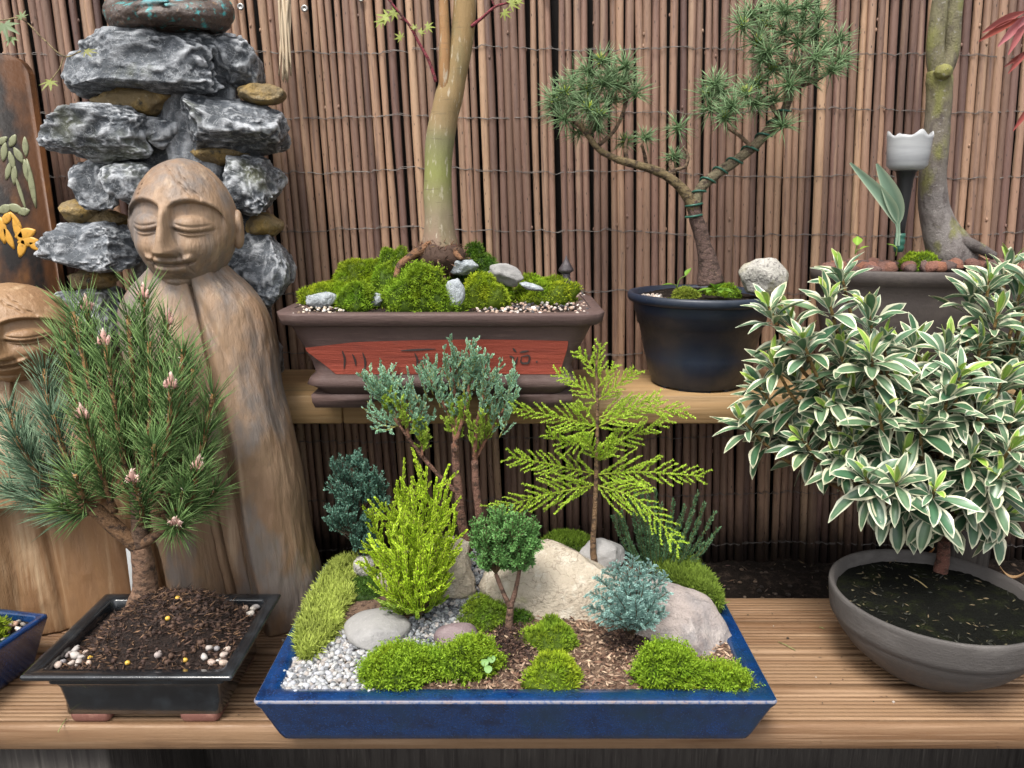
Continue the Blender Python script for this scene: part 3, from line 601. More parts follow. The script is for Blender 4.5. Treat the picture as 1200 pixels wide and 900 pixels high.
# ------------------------------------------------------------------ lacquered panel
p0 = PY(45, 70, 1.255); pn = thing('lacquered_panel', (-.80, 1.26, SOILZ), 'dark lacquered panel painted with pale leaves and golden blossoms', 'panel')
mb = MB(); xr = PY(52, 200, 1.26)[0]; zt = PY(20, 62, 1.26)[2]; xl = xr-.30
pts = [(xl, SOILZ), (xr+.012, SOILZ), (xr, zt-.03)]+[(xr-.03+.03*math.cos(a), zt-.035+.03*math.sin(a)) for a in np.linspace(.1, math.pi/2-.15, 5)]+[(xr-.15, zt+.018), (xl+.03, zt), (xl, zt-.03)]
pts = np.array(pts); loft(mb, [np.stack([pts[:, 0], np.full(len(pts), Y), pts[:, 1]], 1) for Y in (1.268, 1.266, 1.2545, 1.2525)]); mb.build('board', X['lacquer'], pn, smooth=False)
def petal(px_, py_, L, W, ang, col):
    c = PY(px_, py_, 1.2525); m = MB(); t = np.linspace(0, 1, 8); wv = W*np.sin(np.pi*np.clip(t, .03, .97))**.7
    e = np.array((math.cos(ang), math.sin(ang))); s = np.array((-e[1], e[0])); out = [c[[0, 2]]+e*L*(q-.5)+s*w_/2 for q, w_ in zip(t, wv)]+[c[[0, 2]]+e*L*(q-.5)-s*w_/2 for q, w_ in list(zip(t, wv))[::-1]]
    out = np.array(out); out = out[np.minimum(out[:, 0].argsort().argsort()*0+np.arange(len(out)), 99)]
    cc = out.mean(0)
    loft(m, [np.stack([cc[0]+(out[:, 0]-cc[0])*k, np.full(len(out), 1.2525-d), cc[1]+(out[:, 1]-cc[1])*k], 1) for d, k in ((-.0005, 1), (.0008, 1), (.0014, .7))], col)
    return m.build('painted_petal', X['paint'], pn)
gl, gd = (.20, .21, .12), (.52, .27, .04)
for a in ((5, 178, .030, .011, 1.3), (15, 165, .022, .011, 1.0), (14, 188, .028, .010, 1.7), (22, 182, .026, .012, 2.0), (30, 172, .03, .010, 1.5), (31, 200, .035, .010, 1.6), (17, 205, .03, .010, 1.4), (37, 215, .075, .010, 1.62), (24, 225, .06, .006, 1.75), (3, 165, .02, .01, .6), (6, 245, .026, .014, .4), (18, 244, .026, .014, -.3), (28, 248, .02, .013, .2), (10, 200, .03, .009, 1.2)):
    petal(*a, gl)
for a in ((3, 270, .042, .016, 1.6), (10, 278, .04, .012, 1.9), (22, 272, .046, .014, 1.8), (30, 274, .036, .018, .3), (33, 283, .034, .016, .1), (26, 290, .034, .014, 1.2), (8, 256, .024, .013, .9), (40, 288, .022, .012, -.7), (19, 258, .03, .008, 2.1)):
    petal(*a, gd)

# ------------------------------------------------------------------ frayed fibre hanging on the fence
p = PY(335, -12, 1.318); fr = thing('frayed_bark_strip', PY(337, 95, 1.318), 'pale frayed strip of bark hanging against the stick screen', 'bark strip')
mb = MB()
for k in range(34):
    a = PY(334+rnd.gauss(0, 3.0), -25, 1.318+rnd.gauss(0, .003)); b = PY(336+rnd.gauss(0, 3.2), rnd.uniform(66, 97), 1.316+rnd.gauss(0, .004)); m = (a+b)/2+R.normal(size=3)*.003
    q = smooth_path([a, m, b], 6); tube(mb, q, np.linspace(.0030, .0012, len(q)), 5, np.array((.50, .40, .28))*rnd.uniform(.6, 1.2))
mb.build('fibres', X['fibre'], fr)

# ================================================================== small builders: stones, moss, gravel
def low_box(x0, y0, x1, y1, z, ratio=.8):
    """a thing lying on a surface of height z that fills a pixel box: centre, width, depth, height"""
    f = PZ((x0+x1)/2, y1, z); sx = (x1-x0)*mpp(f); dy = sx*ratio; a = PITCH+math.atan(((y0+y1)/2-450)/FPX)
    h = max(.25*sx, ((y1-y0)*mpp(f)-dy*math.sin(a))/math.cos(a))
    return np.array((f[0], f[1]+dy*.5, z)), sx, dy, h
def stone(name, bx, z, mat, seed, label, cat='stone', ratio=.8, facets=7, rough=.05, sub=4, tilt=0, sink=.25, hmul=1, group=None, yaw=0, rx=0):
    c, sx, dy, h = low_box(*bx, z, ratio); v, f = rock_pts(seed, (sx/2, dy/2, h*hmul/2*(1+sink)), sub, facets, rough)
    v = roty(rotz(rotx(v, rx), yaw), tilt); mb = MB(); mb.add(v+c+np.array((0, 0, h*hmul/2*(1-sink))), f)
    return tag(mb.build(name, X[mat], origin=c), label, cat, group)
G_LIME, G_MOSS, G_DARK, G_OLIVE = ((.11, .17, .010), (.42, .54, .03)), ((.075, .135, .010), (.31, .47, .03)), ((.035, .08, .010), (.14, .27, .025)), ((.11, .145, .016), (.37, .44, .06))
def moss_cushion(c, sx, dy, h, pal, seed, label, L=.0055, W=.0013, dens=1.0, lumps=.24, outline=None, stars=False, name='moss_cushion', group=None):
    rs = np.random.RandomState(seed); nu, nv = 48, 14; mb = MB(); rings = []
    th = np.linspace(0, 2*math.pi, nu, endpoint=False); ol = 1+.22*np.interp(th, np.linspace(0, 2*math.pi, 9), np.r_[(q := rs.normal(size=8)), q[:1]])
    def surf(t, r):
        e = np.interp(t, th, ol, period=2*math.pi); x = np.cos(t)*r*e; y = np.sin(t)*r*e
        z = np.clip(1-r**2.2, 0, 1)**.72; q = np.stack([x, y, z], 1); k = 1+lumps*fbm(q, 2.1, seed, 3); return q*k[:, None]*np.array((sx/2, dy/2, h))
    for k in range(nv): rings.append(surf(th, np.full(nu, 1-(k/(nv-.7))))+c+np.array((0, 0, -.0015)))
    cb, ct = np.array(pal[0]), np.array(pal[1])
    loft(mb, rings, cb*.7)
    area = math.pi*sx*dy/4*(1+1.6*h/((sx+dy)/2)); n = int(area*1e6*.62*dens)
    t = rs.uniform(0, 2*math.pi, n); r = np.sqrt(rs.uniform(0, 1, n)); P = surf(t, r); e = 1e-3
    Pa = surf(t+e*8, r); Pb = surf(t, np.clip(r+e*8, 0, 1.02)); N = nrm(np.cross(Pb-P, Pa-P)); N[N[:, 2] < 0] *= -1
    N = np.where(np.isfinite(N), N, np.array((0, 0, 1.)))
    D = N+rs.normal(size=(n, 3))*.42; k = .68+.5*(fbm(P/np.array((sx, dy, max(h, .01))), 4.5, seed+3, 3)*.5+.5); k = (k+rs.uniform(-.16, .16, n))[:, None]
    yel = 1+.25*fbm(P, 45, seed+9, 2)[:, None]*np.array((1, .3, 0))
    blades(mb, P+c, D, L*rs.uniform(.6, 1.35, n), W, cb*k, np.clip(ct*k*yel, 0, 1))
    if stars:                       # longer leafy stems standing proud
        m = int(n*.10); i = rs.choice(n, m)
        for q in i[:420]:
            path = [P[q]+c, P[q]+c+nrm(N[q]+rs.normal(size=3)*.5)*L*1.7]; leafy(mb, np.array(path), 9, L*.75, W*.9, 1.0, cb*1.2, np.clip(ct*1.12, 0, 1))
    return tag(mb.build(name, X['moss'], origin=c), label, 'moss', group)
def moss(bx, z, pal, seed, label, ratio=.85, hmul=1, **kw):
    c, sx, dy, h = low_box(*bx, z, ratio); return moss_cushion(c, sx, dy, h*hmul, pal, seed, label, **kw)
def gravel(name, pts, zf, size, cols, label, seed, mat='grit', flat=.7):
    rs = np.random.RandomState(seed); mb = MB(); v, f = ico(1); b = v[:12] if len(v) >= 12 else v
    for (x, y) in pts:
        s = rs.uniform(*size); q = v*s*.5*rs.uniform(.72, 1.2, (len(v), 1))*np.array((rs.uniform(.8, 1.35), rs.uniform(.7, 1), rs.uniform(.5, .85)))
        for _ in range(3): nn = nrm(rs.normal(size=3)); q = q-np.clip(q@nn-s*.30, 0, None)[:, None]*nn
        q = roty(rotz(q, rs.uniform(0, 6.3)), rs.normal()*.4); mb.add(q+np.array((x, y, zf(x, y)+s*.22+rs.uniform(0, s*.35))), f, np.array(cols[rs.randint(len(cols))])*rs.uniform(.8, 1.15))
    return stuff(mb.build(name, X[mat], smooth=False), label, 'gravel')
def poly_pts(poly, z, n, seed, skip=()):
    """n random places inside a pixel outline laid on height z"""
    rs = np.random.RandomState(seed); Q = np.array([PZ(x, y, z)[:2] for x, y in poly]); lo, hi = Q.min(0), Q.max(0); out = []
    while len(out) < n:
        p = rs.uniform(lo, hi); ins = False; j = len(Q)-1
        for i in range(len(Q)):
            if (Q[i, 1] > p[1]) != (Q[j, 1] > p[1]) and p[0] < (Q[j, 0]-Q[i, 0])*(p[1]-Q[i, 1])/(Q[j, 1]-Q[i, 1])+Q[i, 0]: ins = not ins
            j = i
        if ins: out.append(tuple(p))
    return out
def fibres(mb, pts, zf, L, W, cols, seed):
    rs = np.random.RandomState(seed); n = len(pts); P = np.array([(x, y, zf(x, y)+rs.uniform(0, .003)) for x, y in pts]); D = rs.normal(size=(n, 3)); D[:, 2] = D[:, 2]*.22+.05
    c = np.array(cols)[rs.randint(len(cols), size=n)]*rs.uniform(.7, 1.2, (n, 1)); blades(mb, P, D, rs.uniform(*L, n), rs.uniform(.6, 1.3, n)*W, c, c, .1)
def surface(name, cx, cy, hw, hd, zf, mat, label, nx=60, ny=40, ell=False, rot=0):
    gx, gy = np.meshgrid(np.linspace(-1, 1, nx), np.linspace(-1, 1, ny)); gx, gy = gx.ravel(), gy.ravel()
    if ell: gx, gy = gx*np.sqrt(1-gy**2/2), gy*np.sqrt(1-gx**2/2)
    x, y = gx*hw, gy*hd; c, s = math.cos(rot), math.sin(rot); x, y = cx+x*c-y*s, cy+x*s+y*c
    P = np.stack([x, y, np.array([zf(a, b) for a, b in zip(x, y)])], 1); P[:, 2] += .0016*fbm(P, 120, 5, 3)
    i = (np.arange(ny-1)[:, None]*nx+np.arange(nx-1)[None]).ravel(); mb = MB(); mb.add(P, np.stack([i, i+1, i+nx+1, i+nx], 1))
    return stuff(mb.build(name, X[mat]), label, 'soil')

# ================================================================== TERRACOTTA POT AND MAPLE
TX, TY, TZ = -.1005, 1.168, .4630
tp = thing('bonsai_pot', (TX, TY, SHELFZ), 'long brown clay bonsai pot with a red panel of incised characters', 'pot')
prof = [(.018, .172, .093, .02), (.030, .186, .102, .022), (.034, .196, .106, .024), (.042, .192, .103, .024), (.050, .184, .100, .024), (.065, .188, .102, .026), (.085, .197, .107, .03), (.105, .207, .112, .032), (.118, .213, .116, .034), (.122, .216, .118, .034)]
def tfront(z):      # front face of the pot at height z above the shelf
    return TY-np.interp(z, [p[0] for p in prof], [p[2] for p in prof])
mb = MB(); rings = [rrect(TX, TY, SHELFZ+z, hw, hd, r, 8) for z, hw, hd, r in prof]; loft(mb, rings, cap1=False); mb.build('body', X['terra'], tp)
mb = MB(); rings = [rrect(TX, TY, SHELFZ+z, hw, hd, r, 3, ) for z, hw, hd, r in ((.1215, .206, .108, .03), (.1215, .222, .120, .036), (.1235, .228, .126, .036), (.1375, .231, .128, .036), (.139, .230, .1275, .036), (.139, .200, .100, .03), (.128, .196, .096, .03), (.1, .19, .09, .03))]
loft(mb, rings, cap0=False); mb.build('rim', X['terra'], tp)
mb = MB()      # groove line on the rim: a raised tube with the shade in its colour
for s in (-1, 1):
    q = [(TX+s*.214, TY-.060, TZ+.0003), (TX+s*.214, TY+.07, TZ+.0003), (TX+s*.205, TY+.112, TZ+.0003), (TX+s*.15, TY+.1155, TZ+.0003)]; tube(mb, smooth_path(q, 8), .0009, 5)
mb.build('groove', X['incised'], tp)
for s, in ((-1,), (1,)):
    mb = MB(); m = np.array([(-.045, 0), (.030, 0), (.034, .003), (.040, .009), (.058, .013), (.062, .019), (-.050, .019), (-.049, .008)]); m[:, 0] *= -s
    x = TX+s*.138; loft(mb, [np.stack([x+m[:, 0], np.full(len(m), y), SHELFZ+m[:, 1]], 1)[::s] for y in (TY-.098, TY+.09)]); mb.build('foot', X['terra'], tp, smooth=False)
# the red panel follows the bulge of the front
mb = MB(); nx, nz = 70, 18; x0, x1 = PY(358, 410, 1.062)[0], PY(664, 410, 1.062)[0]; gz = np.linspace(.050, .098, nz); V = []
for z in gz:
    t = (z-.050)/.048; l = x0+.040*(1-t)**1.5+.0012*math.sin(t*7); r = x1-.008*(1-t)**2-.0015*math.sin(t*5)
    for k, x in enumerate(np.linspace(l, r, nx)):
        zz = z+(.004*math.sin((x-x0)*9-.6)*max(0, t-.4)/.6)-.006*max(0, 1-(x-l)/.07)*max(0, t-.6)/.4; V.append((x, tfront(zz)-.0009, SHELFZ+zz))
V = np.array(V); i = (np.arange(nz-1)[:, None]*nx+np.arange(nx-1)[None]).ravel(); mb.add(V, np.stack([i, i+1, i+nx+1, i+nx], 1)); mb.build('red_panel', X['redpanel'], tp)
def stroke(pts, w0=.0032):  # raised dark ribbon, shade of a carved line put into its colour
    m = MB(); q = smooth_path(pts, 5); P = []
    for x, y in q:
        p = PY(x, y, 1.062); yy = tfront(p[2]-SHELFZ)-.0017; P.append(PY(x, y, yy))
    P = np.array(P); n = len(P); ww = w0/2*np.sin(np.linspace(.35, math.pi-.25, n))
    t = nrm(np.gradient(P, axis=0)); s = np.cross(t, np.array((0, 1., 0))); L_, R_ = P+s*ww[:, None], P-s*ww[:, None]
    m.add(np.vstack([L_, R_, P+np.array((0, -.0002, 0))]), np.vstack([[[k, k+1, 2*n+k+1, 2*n+k], [2*n+k, 2*n+k+1, n+k+1, n+k]] for k in range(n-1)]))
    m.build('cut_shade_stroke', X['incised'], tp)
for s in ([(401, 411), (404, 421), (403, 433)], [(413, 415), (416, 422), (417, 429)], [(425, 413), (428, 424), (427, 437)],                  # three upright strokes
          [(470, 411), (488, 410), (511, 409)], [(486, 414), (489, 422), (488, 432)], [(489, 423), (500, 422), (504, 427), (500, 434), (490, 434)], # bar with a box under it
          [(541, 410), (542, 419), (541, 430)], [(529, 421), (530, 431), (554, 430)], [(555, 418), (555, 430)],
          [(601, 408), (605, 413)], [(597, 417), (603, 420)], [(600, 434), (604, 426), (607, 418)], [(609, 413), (620, 411)], [(611, 418), (620, 417), (619, 425), (611, 425), (611, 418)], [(628, 424), (630, 424)]):
    stroke(s)
def tsoil(x, y): return TZ-.006+.016*math.exp(-((x+.11)/.10)**2-((y-1.19)/.07)**2)
surface('pot_soil', TX, TY, .197, .097, tsoil, 'peat', 'dark soil between moss and stones in the long clay pot')
mb = MB(); fibres(mb, poly_pts([(345, 366), (690, 366), (680, 345), (365, 345)], TZ, 700, 3), tsoil, (.005, .014), .0018, [(.07, .035, .02), (.14, .08, .05), (.04, .02, .015)], 4); stuff(mb.build('soil_fibres', X['grit']), 'brown fibres over the soil of the long clay pot', 'soil')
gravel('pot_gravel', poly_pts([(560, 367), (690, 367), (684, 343), (640, 338), (600, 340), (555, 352)], TZ, 620, 5), lambda x, y: TZ-.004, (.004, .0085), [(.45, .38, .33), (.10, .09, .09), (.30, .20, .16), (.55, .50, .46), (.05, .05, .055), (.36, .26, .20)], 'mixed pink and black gravel at the end of the long clay pot', 6)
gravel('pot_grit', poly_pts([(343, 367), (405, 367), (402, 352), (352, 355)], TZ, 90, 8), lambda x, y: TZ-.004, (.004, .008), [(.5, .42, .33), (.2, .14, .1), (.6, .55, .5)], 'loose cream grit by the blue grey stone in the long clay pot', 7)
for (bx, pal, sd, lab, rt, hm) in (((355, 318, 430, 362), G_LIME, 61, 'broad low yellow green moss mound against the blue grey stone in the clay pot', .95, .8), ((385, 298, 482, 345), G_LIME, 62, 'tall rounded moss hill beside the maple root', .8, .8), ((392, 330, 442, 366), G_MOSS, 63, 'moss clump between two small blue grey stones in the clay pot', .9, 1.0),
        ((446, 318, 526, 369), G_MOSS, 64, 'large coarse bright green moss cushion in front of the maple root', .75, 1.0), ((541, 322, 595, 364), G_LIME, 65, 'round ball of bright moss beside the upright pale stone', .9, 1.0), ((530, 288, 582, 312), G_DARK, 66, 'dark moss behind the maple trunk', .6, 1.0),
        ((606, 316, 666, 346), G_LIME, 67, 'smooth low moss dome beside the pagoda ornament', .7, .8), ((560, 308, 600, 330), G_MOSS, 68, 'small moss patch between two pale stones behind the moss ball', .8, .8), ((437, 292, 482, 318), G_MOSS, 69, 'little moss tuft at the back of the clay pot by the trunk', .8, 1.0)):
    c, sx, dy, h = low_box(*bx, TZ-.004, rt)
    if bx[3] < 350: c = np.array((PY((bx[0]+bx[2])/2, bx[3], 1.20 if bx[3] > 315 else 1.225)[0], 1.20 if bx[3] > 315 else 1.225, TZ-.004)); k = mpp(c); h = (c[2]*0+PY(0, bx[1], c[1])[2]-TZ+.004)*.95; sx = (bx[2]-bx[0])*k; dy = min(dy, .08)
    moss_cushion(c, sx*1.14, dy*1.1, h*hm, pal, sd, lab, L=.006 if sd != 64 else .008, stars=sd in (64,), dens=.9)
for (bx, mt, sd, lab, rt, hm, tl, Y) in (((356, 341, 394, 363), 'stone_blue', 71, 'blue grey stone lying at the end of the clay pot', .7, 1, -.1, None), ((426, 340, 449, 363), 'stone_blue', 72, 'small blue grey stone wedged between two moss clumps', .7, 1, -.5, None), ((519, 325, 545, 366), 'stone_blue', 73, 'upright pale block of stone between moss cushions', .6, 1, .05, None),
        ((525, 303, 561, 323), 'stone_blue', 74, 'pale blue stone at the foot of the maple trunk', .7, 1, .1, 1.165), ((572, 309, 614, 334), 'stone_grey', 75, 'long white grey stone sloping behind the moss ball', .6, 1, .45, 1.18), ((608, 328, 638, 341), 'stone_blue', 76, 'thin dark slate sliver by the gravel of the clay pot', .5, .7, .3, 1.15), ((619, 339, 657, 350), 'stone_blue', 77, 'flat pale stone bedded in mixed gravel', .7, .5, 0, None)):
    c, sx, dy, h = low_box(*bx, TZ-.004, rt)
    if Y: c = PY((bx[0]+bx[2])/2, (bx[1]+bx[3])/2, Y); k = mpp(c); sx = (bx[2]-bx[0])*k; h = (bx[3]-bx[1])*k; dy = sx*rt; c = c-np.array((0, 0, h/2))
    v, f = rock_pts(sd, (sx/2, dy/2, h*hm/2), 4, 8, .06); mb = MB(); mb.add(roty(v, tl)+c+np.array((0, 0, h*hm/2)), f); tag(mb.build('stone', X[mt], origin=c), lab, 'stone')
# pagoda ornament
b = PY(663, 340, 1.205); pg = thing('pagoda_ornament', b, 'tiny dark pagoda ornament standing at the end of the clay pot', 'ornament'); k = mpp(b)
mb = MB(); loft(mb, [circ(b[0], b[1], b[2]-.01+z, r, 16) for z, r in ((0, .009), (.010, .010), (.014, .006), (.022, .0075), (.026, .009), (.030, .006), (.036, .007))], cap1=True); mb.build('body', X['iron'], pg)
mb = MB(); loft(mb, [circ(b[0], b[1], b[2]-.01+z, r, 6) for z, r in ((.036, .006), (.040, .012), (.043, .0115), (.052, .006), (.060, .0018), (.064, .0005))]); mb.build('roof', X['iron'], pg, smooth=False)
for a in range(3):
    mb = MB(); v, f = ico(2); mb.add(v*np.array((.004, .004, .006))+b+np.array((-.007+a*.006, -.007, .012-.003*(a % 2))), f); mb.build('figure', X['iron'], pg)
# maple tree
mt_ = thing('maple_tree', PY(517, 288, 1.185), 'young maple with green and tan striped trunk and red twigs', 'tree'); Y0 = 1.185
mb = MB(); q = smooth_path([PY(516, 292, Y0), PY(515, 262, Y0), PY(513, 225, Y0), PY(514, 185, Y0), PY(518, 150, Y0), PY(527, 110, Y0), PY(536, 75, Y0), PY(543, 30, Y0), PY(546, -20, Y0), PY(547, -90, Y0)], 8)
k = mpp(q[0]); n = len(q); r = np.interp(np.linspace(0, 1, n), [0, .06, .12, .3, .42, .5, .55, .62, .8, 1], np.array([24, 19, 17, 15.5, 16.5, 15.5, 16, 13.5, 12.5, 11])*k)
cc = np.array([np.interp(np.linspace(0, 1, n), [0, .06, .14, .28, .40, .46, .6, 1], ch) for ch in ((.13, .19, .23, .19, .185, .22, .25, .24), (.08, .13, .185, .20, .175, .155, .165, .155), (.05, .09, .12, .06, .085, .075, .07, .065))]).T
tube(mb, q, r, 20, cc, bump=.045, seed=4); mb.build('trunk', X['maplebark'], mt_)
mb = MB(); q = smooth_path([PY(523, 108, Y0-.008), PY(521, 85, Y0-.012), PY(521, 40, Y0-.012), PY(519, -10, Y0-.01), PY(515, -60, Y0-.01)], 6); tube(mb, q, np.linspace(7, 4.5, len(q))*k, 12, (.28, .15, .06), bump=.05); mb.build('branch', X['maplebark'], mt_)
def mleaf(parent, c, size, col, rot, tilt, name='leaf'):
    m = MB(); P = [np.zeros(3)]; pts = []
    for i, (a, L) in enumerate(zip(np.linspace(-2.2, 2.2, 7), (.45, .7, .92, 1, .92, .7, .45))):
        for da, l in ((-.30, .36), (-.12, .72), (0, 1.0), (.12, .72)): pts.append((math.sin(a+da*.9)*L*l, math.cos(a+da*.9)*L*l, -.18*L*l*l))
    V = np.vstack([[0, 0, 0], pts])*size; V = rotz(V, rot); V = rotx(V, tilt); n = len(V)
    cl = np.tile(col, (n, 1))*R.uniform(.8, 1.2, (n, 1)); m.add(V+c, [(0, i+1, i) for i in range(1, n-1)], cl); return m.build(name, X['vc'], parent, smooth=False)
for pl, r0 in (([(511, 96), (503, 72), (492, 52), (480, 30), (468, 15), (452, -5)], 2.0), ([(481, 33), (477, 26), (468, 22)], 1.1), ([(552, 31), (566, 20), (580, 8), (596, 3)], 2.0), ([(580, 8), (573, -6), (568, -14)], 1.0), ([(522, 12), (514, -2), (510, -10)], 1.8)):
    mb = MB(); q = smooth_path([PY(x, y, Y0-.01-.002*i) for i, (x, y) in enumerate(pl)], 5); tube(mb, q, np.linspace(r0, r0*.55, len(q))*k, 7, (.22, .035, .05)); mb.build('twig', X['bark'], mt_)
for (x, y, s, r_, t_) in ((455, 20, .020, 1.2, 1.1), (463, 14, .016, 2.0, 1.3), (470, 44, .012, 1, 1.4), (492, 38, .010, -1, 1.2), (500, 31, .013, -1.6, 1.2), (447, 24, .013, 2.4, 1.2), (598, 4, .018, -1.3, 1.2), (590, 14, .014, -2.2, 1.3), (606, 2, .012, -1, 1.1), (486, 33, .009, .4, 1.2)):
    mleaf(mt_, PY(x, y, Y0-.02), s, (.22, .26, .045), r_, t_)
for pl, r0 in (([(513, 280), (500, 290), (482, 300), (468, 312), (464, 326)], 6.5), ([(525, 284), (532, 294), (541, 304)], 5), ([(508, 284), (498, 296), (496, 308)], 4)):
    mb = MB(); q = smooth_path([PY(x, y, Y0-.012-.012*i) for i, (x, y) in enumerate(pl)], 6); tube(mb, q, np.linspace(r0, r0*.5, len(q))*k, 9, (.20, .095, .045), bump=.16); mb.build('root', X['bark'], mt_)
mb = MB(); v, f = ico(3); c = PY(515, 302, 1.175); mb.add(v*np.array((.040, .030, .026))*(1+.12*fbm(v, 3, 2, 3)[:, None])+c, f, (.05, .026, .016)); n = 500; i = R.randint(len(v), size=n); D = nrm(v[i])+R.normal(size=(n, 3))*.9
blades(mb, v[i]*np.array((.04, .03, .026))+c, D, R.uniform(.006, .014, n), .0014, jit((.10, .05, .03), n, .6), jit((.13, .07, .04), n, .6)); stuff(mb.build('root_soil', X['grit']), 'mound of fibrous brown root soil under the maple trunk', 'soil')

# ================================================================== BLACK ROUND POT, ROCK, CEDAR
BX, BY = PY(822, 345, 1.228)[0], 1.228
bp = thing('plastic_pot', (BX, BY, SHELFZ), 'round black plastic plant pot with a moulded band', 'pot'); BH = .150
mb = MB(); loft(mb, [circ(BX, BY, SHELFZ+z, r, 72) for z, r in ((0.004, .066), (.004, .073), (.011, .0745), (.012, .0765), (.050, .0865), (.100, .0975), (.1005, .1005), (.117, .1035), (.1175, .1045), (.134, .1075))], cap1=False); mb.build('body', X['plastic'], bp)
mb = MB(); loft(mb, [circ(BX, BY, SHELFZ+z, r, 72) for z, r in ((.134, .1065), (.136, .1145), (.141, .117), (.146, .1170), (.149, .1155), (.1495, .112), (.147, .1075), (.13, .105), (.11, .10))], cap0=False); mb.build('rim', X['plastic'], bp)
for a in np.linspace(0, 2*math.pi, 6, endpoint=False)+.25:
    mb = MB(); q = [np.array((BX+r*math.cos(a+d), BY+r*math.sin(a+d), SHELFZ+z)) for d in (-.34, .34) for r in (.062, .0722) for z in (0, .0045)]; mb.add(q, np.array([[0, 1, 3, 2], [4, 6, 7, 5], [0, 4, 5, 1], [2, 3, 7, 6], [1, 5, 7, 3], [0, 2, 6, 4]])); mb.build('foot', X['plastic'], bp, smooth=False)
BZ = SHELFZ+.140
surface('pot_soil', BX, BY, .1035, .1035, lambda x, y: BZ+.006*math.exp(-((x-BX)/.05)**2), 'soil', 'dark soil filling the round black plastic pot', 40, 40, True)
gravel('pot_grit', [(BX-.085+R.uniform(-.015, .02), BY-.03+R.uniform(-.035, .03)) for _ in range(110)], lambda x, y: BZ+.001, (.003, .008), [(.4, .32, .26), (.2, .17, .15), (.5, .45, .4)], 'pale grit by the rim of the round black pot', 9)
c = PY(820, 336, 1.20); moss_cushion(np.array((c[0]-.02, 1.19, BZ)), .05, .045, .018, G_OLIVE, 81, 'olive moss tuft in the round black pot', L=.005); moss_cushion(np.array((c[0]+.04, 1.215, BZ)), .06, .05, .020, G_MOSS, 82, 'green moss patch beside the speckled rock in the black pot', L=.005)
p = PY(894, 324, 1.20); k = mpp(p); mb = MB(); v, f = rock_pts(91, (30*k, .030, 23*k), 4, 7, .04); mb.add(roty(v, .15)+p, f); tag(mb.build('speckled_rock', X['stone_lichen'], origin=(p[0], p[1], BZ)), 'rounded speckled rock with yellow lichen on the round black pot', 'rock')
def weed(base, specs, label, cat='weed', col=(.14, .26, .03)):
    o = thing('seedling', base, label, cat)
    for (dx, dz, L, W, yw, pt) in specs:
        tip = base+np.array((dx, -.004, dz)); m = MB(); tube(m, smooth_path([base, base+np.array((dx*.3, -.002, dz*.7)), tip], 4), .0009, 5, (.15, .22, .05)); m.build('stem', X['vc'], o)
        flat_leaf(o, tip, L, W, yw, pt, col)
    return o
def flat_leaf(o, c, L, W, yaw, pitch, col, name='leaf', curl=.25, mat='vc'):
    m = MB(); t = np.linspace(0, 1, 9); wv = np.sin(np.pi*np.clip(t, .04, .97)**.8)*W/2; V = []
    for q, w_ in zip(t, wv):
        for s in (-1, -.5, 0, .5, 1): V.append((q*L, s*w_, abs(s)*w_*.35-curl*L*q*q*.5))
    V = np.array(V); V = roty(V, -pitch); V = rotz(V, yaw); i = (np.arange(8)[:, None]*5+np.arange(4)[None]).ravel()
    cl = np.tile(col, (len(V), 1)); cl[2::5] *= 1.25; m.add(V+c, np.stack([i, i+1, i+6, i+5], 1), cl); return m.build(name, X[mat], o)
wb = PY(838, 343, 1.165); weed(wb, [(.0, .004, .030, .016, a, .1) for a in (3.3, 4.0, 4.7, 5.4, 6.1, .6)]+[(0, .006, .018, .010, a, .7) for a in (3.7, 4.9, 5.9)], 'leafy green weed rosette at the front of the round black pot')
wb = PY(793, 338, 1.19); weed(wb, [(.012, .020, .016, .010, .6, .9), (-.004, .006, .02, .010, 3.2, .1)], 'tiny two leaved seedling by the rim of the black pot')

cz = thing('cedar_bonsai', PY(832, 327, 1.225), 'bonsai cedar with two wired limbs and spiky needle tufts', 'tree'); YC = 1.225; k = mpp(PY(830, 250, YC))
def limb(pl, r, col=(.16, .11, .065), name='limb', dy=0, bump=.10, sides=10):
    mb = MB(); q = smooth_path([PY(x, y, YC+dy*i/(len(pl)-1)) for i, (x, y) in enumerate(pl)], 7); tube(mb, q, np.interp(np.linspace(0, 1, len(q)), np.linspace(0, 1, len(r)), r)*k, sides, col, bump=bump, seed=len(pl)); mb.build(name, X['bark'], cz); return q
limb([(833, 332), (830, 312), (826, 290), (820, 268), (814, 250), (811, 236)], [15, 11, 9.5, 9.5, 8, 8], (.10, .06, .05), 'trunk', bump=.16)
LL = limb([(813, 245), (803, 226), (788, 211), (768, 200), (745, 193), (722, 186), (703, 176), (690, 160), (680, 145)], [7.5, 6.5, 5.5, 5, 4.5, 4, 3.5, 3, 2], (.17, .125, .06), dy=-.03)
RL = limb([(813, 245), (820, 222), (838, 205), (860, 190), (885, 170), (905, 148), (919, 130), (926, 105), (923, 80), (912, 55), (905, 25)], [7, 6, 6, 6, 6, 5.5, 5, 4.5, 4, 3, 2], (.15, .125, .075), dy=.02)
